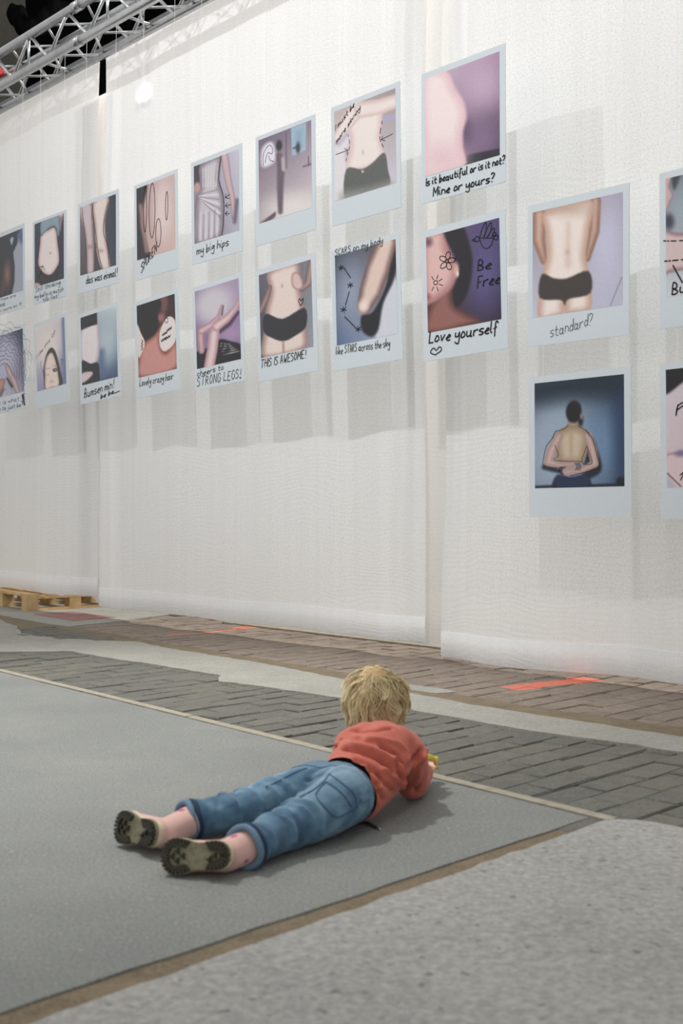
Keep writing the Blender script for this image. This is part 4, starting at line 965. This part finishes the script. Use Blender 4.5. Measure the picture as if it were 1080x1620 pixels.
for a, b, c_, hnd, sx in ((Rs, Re, Rw, Rhand, 1), (Ls, Le, Lw, Lw+V(0.035, 0.03, 0.0), -1)):
    body += chain([(a-up*0.01, 0.024), (b, 0.022), (c_, 0.018)])
    d = (hnd-c_).normalized(); sd_ = d.cross(up).normalized(); pal_c = c_+d*0.030
    body += [(pal_c, (d*0.026, sd_*0.021, up*0.012))]
    for k, (off, ln) in enumerate(((-0.016, 0.030), (-0.0055, 0.036), (0.0055, 0.034), (0.016, 0.026))):  # four fingers
        r0 = pal_c+d*0.020+sd_*off; k1 = r0+d*ln*0.5+up*0.008; k2 = k1+d*ln*0.30-up*0.004; k3 = k2+d*ln*0.15-up*0.012
        body += chain([(r0, 0.0062), (k1, 0.0058), (k2, 0.0052), (k3, 0.0046)], 5)
    t0 = pal_c-d*0.010-sd_*(0.018*sx); t1 = t0-sd_*(0.012*sx)+d*0.016+up*0.008; t2 = t1+d*0.014+up*0.006  # thumb
    body += chain([(t0, 0.0075), (t1, 0.0065), (t2, 0.0055)], 5)
for h_, t_, k_, a_ in ((Rh, Rt, Rk, Ra), (Lh, Lt, Lk, La)): body += chain([(h_, 0.055), (t_, 0.047), (k_, 0.036), (a_, 0.026)])
bme = blobs('body', body, 0.0034, 5)
bod = child_mesh('body', bme, M['skin'])
mb = MB()
for sx in (-1, 1):
    c_ = Hd+V(sx*0.026, 0.076, 0.000)-pinv
    m2 = MB(); m2.path([c_+V(-0.009, 0, 0.0), c_, c_+V(0.009, 0, 0.0)], [0.001, 0.0055, 0.001], 8); m2.build('eye', M['ink_soft'], bod, True)
m2 = MB(); c_ = Hd+V(0, 0.089, -0.052)-pinv; m2.path([c_+V(-0.014, -0.004, 0), c_, c_+V(0.014, -0.004, 0)], [0.001, 0.004, 0.001], 8); m2.build('mouth', M['red'], bod, True)

# jeans
hemc = P(548, 1251, 0.088)
hem_n = hd_w.normalized()
je = tor([(pelv-hd_w.normalized()*0.02, hd_w, 0.083, 0.068), (pelv+hd_w.normalized()*0.02, hd_w, 0.090, 0.078), (W_, hd_w, 0.084, 0.074), (W_+hem_n*0.04, hd_w, 0.082, 0.072)], 5, 0.035)
je += chain([(Rh+V(-0.006, -0.008, 0.008), 0.073), (Rt, 0.063), (Rk, 0.050), (Rk.lerp(Ra, 0.5), 0.045), (Ra, 0.0415)])
je += chain([(Lh+V(0.004, 0.0, 0.008), 0.072), (Lt, 0.060), (Lk, 0.049), (Lk.lerp(La, 0.5), 0.045), (La, 0.0415)])
legR = (Ra-Rk).normalized(); legL = (La-Lk).normalized()
top_cut = hemc+hem_n*0.004
jm = blobs('jeans', je, 0.0042, 7, [(top_cut, hem_n), (Ra, legR), (La, legL)])
def ring(axis_a, axis_b, f, r, a0, a1, n=10, tilt=0.0, lift=0.0):     # fold line partly around a limb
    c_ = axis_a.lerp(axis_b, f); d = (axis_b-axis_a).normalized(); s_ = d.cross(up).normalized(); u_ = s_.cross(d)
    return [c_+s_*(r*math.cos(t))+u_*(r*math.sin(t))+d*(tilt*math.cos(t)) for t in np.linspace(a0, a1, n)]
fl = []
PI = math.pi
for f, tl, ht in ((0.08, 0.012, 0.005), (0.22, -0.02, -0.005), (0.34, 0.018, 0.006), (0.86, 0.02, 0.006), (0.95, 0.0, -0.004)): fl.append((ring(Rk, Ra, f, 0.047, -0.3, PI+0.3, tilt=tl), 0.006, ht))
for f, tl, ht in ((0.62, 0.02, 0.006), (0.74, 0.022, -0.006), (0.84, 0.02, 0.007), (0.93, -0.015, -0.006), (0.35, -0.02, 0.004)): fl.append((ring(Rt, Rk, f, 0.056, -0.4, PI+0.4, tilt=tl), 0.007, ht))
for f, tl, ht in ((0.10, 0.02, 0.006), (0.28, -0.012, -0.004), (0.45, 0.02, 0.005), (0.58, -0.02, -0.005), (0.88, 0.01, 0.006)): fl.append((ring(Lk, La, f, 0.046, -0.3, PI+0.3, tilt=tl), 0.006, ht))
for f, tl, ht in ((0.45, 0.03, 0.006), (0.60, 0.03, -0.006), (0.78, 0.025, 0.007), (0.92, 0.0, -0.006)): fl.append((ring(Lt, Lk, f, 0.054, -0.4, PI+0.4, tilt=tl), 0.007, ht))
# seat folds and seams
seat = pelv+up*0.078
fl.append(([Rt+up*0.06+V(-0.02, 0.03, 0), Rh.lerp(Rt, 0.45)+up*0.072, Rh.lerp(Rt, 0.3)+V(0.05, -0.045, 0.03)], 0.007, -0.007))
fl.append(([Rh.lerp(Rt, 0.2)+V(-0.03, 0.03, 0.07), Rh.lerp(Rt, 0.3)+up*0.074, Rh.lerp(Rt, 0.1)+V(0.05, -0.04, 0.035)], 0.006, 0.005))
fl.append(([Lh.lerp(Lt, 0.5)+V(0.03, -0.04, 0.03), Lh.lerp(Lt, 0.4)+up*0.07, Lh.lerp(Lt, 0.5)+V(-0.04, 0.04, 0.03)], 0.007, -0.006))
fl.append(([Lt+V(0.02, -0.03, 0.035), pelv+V(-0.03, -0.03, 0.055), pelv+hem_n*0.05+up*0.075], 0.006, -0.007))
FOLD = 1.05; folds(jm, fl); co, no = get_co(jm)
set_co(jm, co+no*(0.0022*vnoise(co*np.array((1.6, 0.7, 1.0)), 75, 21)+0.0012*vnoise(co, 150, 22))[:, None]); FOLD = 1.9
co, no = get_co(jm); co[:, 2] = np.maximum(co[:, 2], 0.003); set_co(jm, co)
def jean_col(co, no):
    n1 = vnoise(co, 28, 1); n2 = vnoise(co, 90, 2); n3 = vnoise(co, 240, 5); n4 = vnoise(co*np.array((0.5, 2.2, 1.0)), 60, 6)
    base = np.array((76, 112, 138.0)); light = np.array((164, 186, 198.0)); dark = np.array((28, 48, 74.0))
    fade = np.zeros(len(co))
    for c_, r, k in ((Rh+V(0.02, 0.01, 0.075), 0.07, 0.9), (Rt+up*0.06, 0.05, 0.55), (Lt.lerp(Lk, 0.4)+V(-0.03, 0.03, 0.045), 0.03, 1.0), (Lk+V(-0.02, 0.03, 0.04), 0.03, 0.8), (pelv+hem_n*0.06+up*0.06, 0.06, 0.5), (Rk.lerp(Rt, 0.4)+up*0.05, 0.04, 0.3)):
        fade = np.maximum(fade, k*np.exp(-(np.linalg.norm(co-np.array(c_), axis=1)/r)**2))
    f = np.clip(0.18+0.26*n1+0.20*n2+0.14*n3+0.25*n4+fade*0.75, 0, 1); dk = np.clip(0.4*(-n1)+0.35*(-n2)-0.4*n4+0.15, 0, 1)*(1-np.clip(fade*1.2, 0, 1))
    c_ = base+(light-base)*f[:, None]*0.8; return c_*(1-dk[:, None]*0.7)+dark*dk[:, None]*0.7
paintv(jm, jean_col)
jeans = child_mesh('jeans', jm, M['denim']); jeans['label'] = 'faded blue denim jeans with rolled cuffs'
# rolled cuffs
for c_, ax in ((Ra, legR), (La, legL)):
    for off, r, rt, mt in ((-0.004, 0.0415, 0.0075, 'cuff_dark'), (0.011, 0.0425, 0.0078, 'cuff')):
        m2 = MB(); s_ = ax.cross(up).normalized(); u_ = s_.cross(ax); cc_ = c_+ax*off
        m2.path([cc_+s_*(r*math.cos(t))*1.02+u_*(r*math.sin(t))+ax*(0.003*math.sin(3*t)) for t in np.linspace(0, 2*PI, 29)], rt, 8)
        m2.v = [p-pinv for p in m2.v]; m2.build('cuff', M[mt], jeans, True)
# back pocket and seams laid on the seat
def drop(me_obj_me, p, d=V(0, 0, -1)):
    return None
from mathutils.bvhtree import BVHTree
def bvh_of(me): return BVHTree.FromPolygons([v.co[:] for v in me.vertices], [p.vertices[:] for p in me.polygons])
bv = bvh_of(jm)
def onto(bv_, p, d):                        # local-space ray cast onto the garment
    h_ = bv_.ray_cast(p-pinv, d); return (h_[0], h_[1]) if h_[0] is not None else (None, None)
def on_px(bv_, x, y):                        # where a view ray meets the garment (surface detail laid on it)
    r_ = ray(x, y).normalized(); h_ = bv_.ray_cast(V(0, 0, CH)-pinv, r_); return (h_[0], h_[1]) if h_[0] is not None else (None, None)
def seam(pts, r, mat, name, parent, bv_, lift=0.001, n=5):
    out = []
    for p in catmull(pts, False, n):
        a, nrm = on_px(bv_, p[0], p[1])
        if a is not None and (not out or (a-out[-1]).length < 0.05): out.append(a+nrm*lift)
    if len(out) > 2: m2 = MB(); m2.path(out, r, 5); return m2.build(name, mat, parent, True)
K = 250/1080
zc = lambda x, y: (370+x*K, 1190+y*K)
pk = [zc(*p) for p in ((630, 205), (560, 290), (620, 375), (700, 445), (830, 378))]
seam(pk, 0.0014, M['thread'], 'pocket_seam', jeans, bv)
seam([zc(*p) for p in ((630, 205), (700, 250), (760, 310), (800, 375))], 0.0016, M['thread'], 'pocket_seam', jeans, bv)
seam([zc(*p) for p in ((650, 150), (740, 215), (820, 290), (838, 380))], 0.0013, M['thread'], 'yoke_seam', jeans, bv)
seam([zc(*p) for p in ((450, 310), (540, 260), (600, 215), (655, 150))], 0.0016, M['thread'], 'seat_seam', jeans, bv)
seam([zc(*p) for p in ((215, 240), (320, 190), (420, 140), (500, 110))], 0.0013, M['thread'], 'side_seam', jeans, bv)

# dark undershirt showing between sweater and jeans
um = blobs('undershirt', tor([(W_-hem_n*0.03, hd_w, 0.080, 0.069), (W_+hem_n*0.05, hd_w, 0.088, 0.076)], 6, 0.03), 0.006, 4, [(hemc+hem_n*0.06, hem_n)])
child_mesh('undershirt', um, M['navy'])['label'] = 'dark navy undershirt band at the waist'
# waistband of the jeans
wb = MB(); h_, l_, u_ = frame_axes(hd_w)
co, no = get_co(jm); e_ = [p for p in co if abs((V(*p)+pinv-top_cut).dot(hem_n)) < 0.006]
cen = sum((V(*p) for p in e_), V(0, 0, 0))/max(1, len(e_))
def wring(off, grow):
    out = []
    for t in np.linspace(0, 2*PI, 41):
        d = l_*math.cos(t)+u_*math.sin(t); a = bv.ray_cast(cen-hem_n*(0.012-off)+d*0.25, -d)[0]
        if a is not None: out.append(a+d*grow)
    return out
ra, rb = wring(-0.010, 0.0022), wring(0.0095, 0.0022)
n_ = min(len(ra), len(rb)); pr = []
for A_, B_ in zip(ra[:n_], rb[:n_]): pr += [A_, B_, B_-(B_-cen).normalized()*0.006]
wb.add(pr, [(3*i, 3*i+1, 3*i+4, 3*i+3) for i in range(n_-1)]+[(3*i+1, 3*i+2, 3*i+5, 3*i+4) for i in range(n_-1)])
wb.build('waistband', M['cuff'], jeans, True)
a, nrm = on_px(bv, 577, 1262)
if a is not None:
    m2 = MB(); m2.box(a+nrm*0.004, hem_n*0.017, nrm*0.002, nrm.cross(hem_n).normalized()*0.005); m2.build('belt_loop', M['cuff'], jeans)

# sweater
sw = tor([(W_-hem_n*0.035, hd_w, 0.088, 0.080), (W_, hd_w, 0.096, 0.086), (Mi, hd_m, 0.104, 0.088), (Ch, hd_c, 0.092, 0.078), (Ch.lerp(Nk, 0.5), hd_c, 0.070, 0.060)], 6, 0.035)
C0 = V(Nk.x-0.004, Nk.y+0.046, 0.166)
Q0 = V(Nk.x-0.004, Nk.y+0.010, 0.186)
sw += chain([(Ch, 0.060), (C0, 0.046)])
sw += chain([(P(564, 1178, 0.146), 0.050), (Ch.lerp(Nk, 0.3)-up*0.014, 0.054), (P(640, 1184, 0.142), 0.050)])
sw += chain([(Ch.lerp(Rs, 0.5)+up*0.01, 0.060), (Rs, 0.046), (Rs.lerp(Re, 0.5)+V(0.004, 0, 0), 0.045), (Re, 0.044), (Rw, 0.030)])
sw += chain([(Ch.lerp(Ls, 0.5)+up*0.008, 0.060), (Ls, 0.046), (Ls.lerp(Le, 0.5), 0.044), (Le, 0.043), (Lw, 0.030)])
sm = blobs('sweater', sw, 0.0042, 7, [(hemc+hem_n*0.014, -hem_n), (Q0, V(0, 0.7, 0.7)), (Rw+(Rw-Re).normalized()*0.012, Rw-Re), (Lw+(Lw-Le).normalized()*0.012, Lw-Le)])
sbv = BVHTree.FromPolygons([v.co[:] for v in sm.vertices], [p.vertices[:] for p in sm.polygons])
def sp(pts):
    out = []
    for x, y in pts:
        r_ = ray(500+x*200/1080, 1040+y*200/1080).normalized(); h_ = sbv.ray_cast(V(0, 0, CH), r_)
        if h_[0] is not None: out.append(h_[0])
    return out
sf = []
for pts, wd, ht in (
  ([(230, 770), (330, 790), (430, 820), (540, 870), (610, 930), (650, 980)], 0.0075, -0.011),
  ([(180, 745), (330, 755), (450, 780), (560, 825), (640, 880)], 0.008, 0.006),
  ([(560, 760), (650, 800), (720, 850), (745, 920)], 0.0065, -0.009),
  ([(440, 710), (560, 715), (680, 740), (760, 800), (770, 880)], 0.008, 0.006),
  ([(660, 860), (710, 930), (735, 1000), (735, 1060)], 0.006, 0.007),
  ([(690, 900), (700, 980), (720, 1040)], 0.005, -0.007),
  ([(420, 930), (450, 1000), (540, 1120), (650, 1230)], 0.006, 0.006),
  ([(470, 960), (500, 1060), (540, 1160), (580, 1220)], 0.006, -0.007),
  ([(530, 990), (590, 1080), (660, 1150)], 0.006, -0.006),
  ([(580, 960), (680, 1040), (730, 1100)], 0.007, 0.006),
  ([(290, 620), (400, 635), (520, 625), (640, 600)], 0.006, -0.005),
  ([(280, 880), (380, 930), (440, 990)], 0.007, 0.005),
  ([(330, 870), (430, 910), (520, 980), (560, 1040)], 0.006, -0.006),
  ([(890, 800), (850, 860), (790, 930), (755, 1000), (745, 1100)], 0.007, -0.011),
  ([(930, 790), (900, 850), (820, 930)], 0.006, 0.005),
  ([(945, 1000), (880, 1080), (840, 1150)], 0.006, -0.008),
  ([(900, 830), (880, 960), (850, 1080)], 0.008, 0.005),
  ([(110, 730), (220, 700), (350, 690)], 0.008, 0.004)):
    q = sp(pts)
    if len(q) > 1: sf.append((q, wd, ht))
folds(sm, sf)
co, no = get_co(sm)
co += no*(0.0016*vnoise(co, 60, 3)+0.0006*vnoise(co, 160, 4))[:, None]
co[:, 2] = np.maximum(co[:, 2], 0.003); set_co(sm, co)
def sw_col(co, no):
    n1 = vnoise(co, 26, 8); n2 = vnoise(co, 120, 9)
    return np.array((184, 98, 82.0))+n1[:, None]*np.array((8, 8, 8.0))+n2[:, None]*np.array((7, 7, 7.0))
paintv(sm, sw_col)
sweater = child_mesh('sweater', sm, M['sweater']); sweater['label'] = 'coral red fleece sweater'
M['collar'] = plain('coral_rib', (182, 100, 86), 0.95, 0, 0.1, 200, 0.3)
nk_ax = V(0, 0.7, 0.7).normalized(); cn = Q0+V(0, 0.7, -0.7)*0.046-pinv; a_ = nk_ax.orthogonal().normalized(); b_ = nk_ax.cross(a_)
m2 = MB(); m2.path([cn+a_*(0.047*math.cos(t))+b_*(0.047*math.sin(t)) for t in np.linspace(0, 2*PI, 33)], 0.0085, 8); m2.build('collar', M['collar'], sweater, True)

# boots
def boot(center, N_, T_, ankle, leg_ax, seedb):
    N_ = N_.normalized(); T_ = (T_-N_*T_.dot(N_)).normalized(); S_ = N_.cross(T_); Z_ = -N_
    L_ = lambda x, y, z: center+T_*x+S_*y+Z_*z
    half = [(-0.080, 0.0), (-0.077, 0.014), (-0.066, 0.026), (-0.045, 0.031), (-0.020, 0.028), (0.0, 0.028), (0.020, 0.034), (0.042, 0.038), (0.060, 0.034), (0.073, 0.022), (0.079, 0.0)]
    outline = half+[(x, -y) for x, y in reversed(half[1:-1])]; outline = [tuple(p) for p in catmull(outline, True, 3)]
    root = empty('boot', center-pinv); root.parent = person; rl = center
    up_b = chain([(L_(-0.047, 0, 0.045), 0.034), (L_(-0.01, 0, 0.042), 0.033), (L_(0.03, 0, 0.034), 0.034), (L_(0.05, 0, 0.028), 0.028)])
    up_b += [(L_(0.035, 0, 0.018), (T_*0.044, S_*0.037, Z_*0.026)), (L_(-0.045, 0, 0.02), (T_*0.036, S_*0.033, Z_*0.03))]
    up_b += chain([(L_(-0.047, 0, 0.050), 0.035), (L_(-0.047, 0, 0.06).lerp(ankle, 0.55), 0.036), (ankle-leg_ax*0.012, 0.0385)])
    me = blobs('boot_upper', up_b, 0.0034, 5, [(L_(0, 0, 0.012), N_)])
    def bc_(co, no):
        c_ = np.tile(np.array((208, 168, 160.0)), (len(co), 1))+vnoise(co, 50, seedb)[:, None]*8
        s_ = leg_ax.cross(up).normalized(); u_ = s_.cross(leg_ax)
        for k in range(7):
            t = 2*PI*k/7+0.3; d0 = ankle+leg_ax*0.034+s_*(0.036*math.cos(t))+u_*(0.036*math.sin(t))
            m_ = np.linalg.norm(co-np.array(d0), axis=1) < 0.0095; c_[m_] = (178, 74, 112)
        return c_
    paintv(me, bc_)
    co, no = get_co(me); set_co(me, co-np.array(center)); new_obj('boot_upper', me, M['boot'], root)['label'] = 'pink rubber boot shaft with magenta dots'
    def prism(name, pts, z0, z1, mat, parent, g0=1.0):
        n = len(pts); vs_ = [T_*(x*g0)+S_*(y*g0)+Z_*z0 for x, y in pts]+[T_*x+S_*y+Z_*z1 for x, y in pts]
        fs_ = [(i, (i+1) % n, n+(i+1) % n, n+i) for i in range(n)]+[tuple(range(n-1, -1, -1)), tuple(range(n, 2*n))]
        return new_obj(name, mesh(name, vs_, fs_), mat, parent)
    prism('welt', outline, 0.0075, 0.020, M['cream'], root)
    sl = prism('sole', [(x*0.985, y*0.985) for x, y in outline], -0.001, 0.008, M['sole'], root)
    tr_ = MB(); n = len(outline)
    def lug(x, y, ang, ln, wd):
        d = T_*math.cos(ang)+S_*math.sin(ang); e = -T_*math.sin(ang)+S_*math.cos(ang)
        tr_.box(T_*x+S_*y-Z_*0.0045, d*ln, e*wd, Z_*0.0040)
    per = [V(*outline[i], 0) for i in range(n)]; acc = 0.0; nxt = 0.0
    for i in range(n):
        a, b = per[i], per[(i+1) % n]; d = (b-a); L2 = d.length
        while nxt <= acc+L2:
            p = a+d*((nxt-acc)/L2); nxt += 0.0100
            if -0.022 < p.x < 0.006: continue
            cx = -0.046 if p.x < 0 else 0.040
            ang = math.atan2(-p.y, cx-p.x); ln = 0.0085 if p.x > 0 else 0.010
            lug(p.x+math.cos(ang)*(ln+0.001), p.y+math.sin(ang)*(ln+0.001), ang, ln, 0.0029)
        acc += L2
    for (x, y) in ((0.052, 0.0), (0.040, 0.010), (0.040, -0.010), (0.027, 0.0), (-0.046, 0.0), (-0.034, 0.008)):
        for k in range(3): lug(x+0.003*math.cos(k*2.1), y+0.003*math.sin(k*2.1), k*2.1, 0.0035, 0.0018)
    tb = tr_.build('tread', M['tread'], root); tb['kind'] = 'stuff'
    return root
boot(P(309, 1354, 0.046), V(-0.30, -0.90, 0.28), V(-0.95, 0.28, -0.10), Ra, legR, 11)
boot(P(215, 1313, 0.048), V(-0.70, -0.66, 0.22), V(-0.68, 0.72, -0.06), La, legL, 12)

# hair: locks of strands flowing from the crown
rng = np.random.RandomState(3)
hc = np.array(Hd); rad = np.array((0.0735, 0.0835, 0.0815)); crown = np.array((0.02, -0.34, 0.94)); crown /= np.linalg.norm(crown)
vs_ = []; fs_ = []; cols = []
def on_head(d, ex): return hc+d/np.linalg.norm(d/rad)*1.0*(1+ex)
def strand_path(d0, ln, lift, curl, ph, n=10):
    p = hc+d0/np.linalg.norm(d0/rad)*1.0; out = []; st = ln/n; vel = None
    for k in range(n+1):
        rel = p-hc; e = np.linalg.norm(rel/rad); nrm = rel/(rad**2); nrm /= np.linalg.norm(nrm)
        need = 1.015+lift*(k/n)**0.7
        if e < need: p = hc+rel*(need/e)
        out.append(p.copy())
        rd = rel/np.linalg.norm(rel); away = rd*np.dot(rd, crown)-crown; away -= nrm*np.dot(away, nrm)
        if np.linalg.norm(away) < 1e-3: away = np.cross(nrm, (1, 0, 0))
        away /= np.linalg.norm(away); side = np.cross(nrm, away)
        low = np.clip(-(rel[2]-0.0)/0.05, 0, 1); dwn = np.array((0, 0, -1.0)); 
        d = away*(1-0.75*low)+dwn*(0.25+0.75*low)+side*(0.25+curl*math.sin(ph+k*0.85))+nrm*(0.5*lift*math.sin(ph*2+k*0.8))
        d /= np.linalg.norm(d); vel = d if vel is None else vel*0.45+d*0.55; p = p+vel*st
    return np.array(out)
def add_strand(path, r, c0, c1):
    n = len(path); b = len(vs_); a = None
    for k in range(n):
        t = path[min(k+1, n-1)]-path[max(k-1, 0)]; t /= np.linalg.norm(t)+1e-9
        a = np.cross(t, (0.3, 0.5, 0.8)) if a is None else a-t*np.dot(a, t); a /= np.linalg.norm(a)+1e-9; bb = np.cross(t, a)
        rr = r*(0.55+0.6*math.sin(PI*min(0.9, k/(n-1)+0.15))) if k < n-1 else r*0.25
        for j in range(3): q = 2*PI*j/3; vs_.append(path[k]+a*rr*math.cos(q)+bb*rr*math.sin(q)-np.array(pinv)); cols.append(c0+(c1-c0)*(k/(n-1)))
    for k in range(n-1):
        for j in range(3): fs_.append((b+k*3+j, b+k*3+(j+1) % 3, b+(k+1)*3+(j+1) % 3, b+(k+1)*3+j))
NL = 0
while NL < 245:
    d = rng.normal(size=3)
    if NL >= 200: d = np.array((rng.uniform(-0.6, 0.6), -0.9, rng.uniform(-0.62, -0.1)))      # nape
    d /= np.linalg.norm(d)
    if d[1] > 0.45 and d[2] < 0.35: continue
    if d[2] < -0.62: continue
    NL += 1
    ln = rng.uniform(0.065, 0.115) if d[2] > 0.1 else rng.uniform(0.050, 0.078); lift = rng.uniform(0.10, 0.38); curl = rng.uniform(0.5, 1.9); ph = rng.uniform(0, 6.28)
    if np.dot(d, crown) > 0.85: lift = rng.uniform(0.06, 0.14)
    g = strand_path(d, ln, lift, curl, ph); tone = rng.uniform(0, 1)
    lo = np.array((186, 158, 104.0)); mid = np.array((240, 220, 168.0)); hi = np.array((255, 247, 216.0))
    for s_ in range(16):
        jd_ = d+rng.normal(size=3)*0.13; jd_ /= np.linalg.norm(jd_)
        o_ = strand_path(jd_, ln*rng.uniform(0.8, 1.1), lift*rng.uniform(0.8, 1.15), curl, ph+rng.normal()*0.25)
        wgt = np.linspace(0, 1, len(g))[:, None]**1.1*0.80
        pth = o_*(1-wgt)+(g+rng.normal(size=3)*0.0022)*wgt
        pth[:, 2] = np.maximum(pth[:, 2], Hd.z-0.086)
        tn = np.clip(tone+rng.normal()*0.2, 0, 1); add_strand(pth, rng.uniform(0.0008, 0.0014), lo*(0.6+0.5*tn)+(mid-lo)*0.4, mid*(1-tn)+hi*tn)
hm = mesh('hair', vs_, fs_, True); ca_ = hm.color_attributes.new('col', 'FLOAT_COLOR', 'POINT')
ca_.data.foreach_set('color', np.c_[lin(np.clip(np.array(cols), 0, 255)), np.ones(len(cols))].astype(np.float32).ravel())
hair = new_obj('hair', hm, M['hair'], person); hair['kind'] = 'stuff'; hair['label'] = 'short wavy blond hair'
M['scalp'] = plain('hair_base', (164, 138, 92), 0.7, 0, 0.3, 90)
cap = blobs('hair_cap', [(Hd+V(0, -0.006, 0.006), (V(0.0735, 0, 0), V(0, 0.080, -0.008), V(0, 0.008, 0.082))), (Hd+V(0, -0.022, -0.040), (V(0.064, 0, 0), V(0, 0.046, 0), V(0, 0, 0.040)))], 0.006, 4, [(Hd+V(0, 0.035, 0), V(0, 1, -0.6))])
child_mesh('hair_cap', cap, M['scalp'])
tag(person, 'small child with blond hair lying prone on the concrete, coral sweater, jeans and pink boots', 'person')

# small yellow thing in the right hand
yb = P(677, 1206, 0.070)
m2 = MB(); hx = V(0.9, 0.4, 0)
arc = [yb+hx*(-0.022+0.044*t)+up*(0.010*math.sin(PI*t*1.1)+0.010*t) for t in np.linspace(0, 1, 11)]
m2.path(arc, [0.004+0.006*math.sin(PI*min(1, max(0, t))) for t in np.linspace(0.05, 0.97, 11)], 10)
m2.path([yb+hx*0.020+up*0.014+V(0.004, 0, -0.004*k) for k in range(7)], [0.006, 0.0075, 0.008, 0.008, 0.007, 0.006, 0.004], 8)
tag(m2.build('yellow_toy', M['yellow'], None, True), 'small curved yellow toy held in the hand of the child', 'toy')
# black strap end on the floor by the hip
st0 = P(572, 1299, 0.004); st1 = P(602, 1312, 0.004); sdir = (st1-st0).normalized()
stp = empty('black_strap', st0)
m2 = MB(); m2.path([V(0, 0, 0.001)-sdir*0.02, V(0, 0, 0.001), sdir*0.02+V(0, 0, 0.002), (st1-st0)*0.82], [0.006, 0.0055, 0.0045, 0.0035], 8); m2.build('strap', M['navy'], stp, True)
m2 = MB(); m2.tube((st1-st0)*0.80, (st1-st0), 0.0034, 0.0022, 8); m2.build('metal_tip', M['metal'], stp, True)
tag(stp, 'black strap end with a metal tip on the floor beside the child', 'strap')
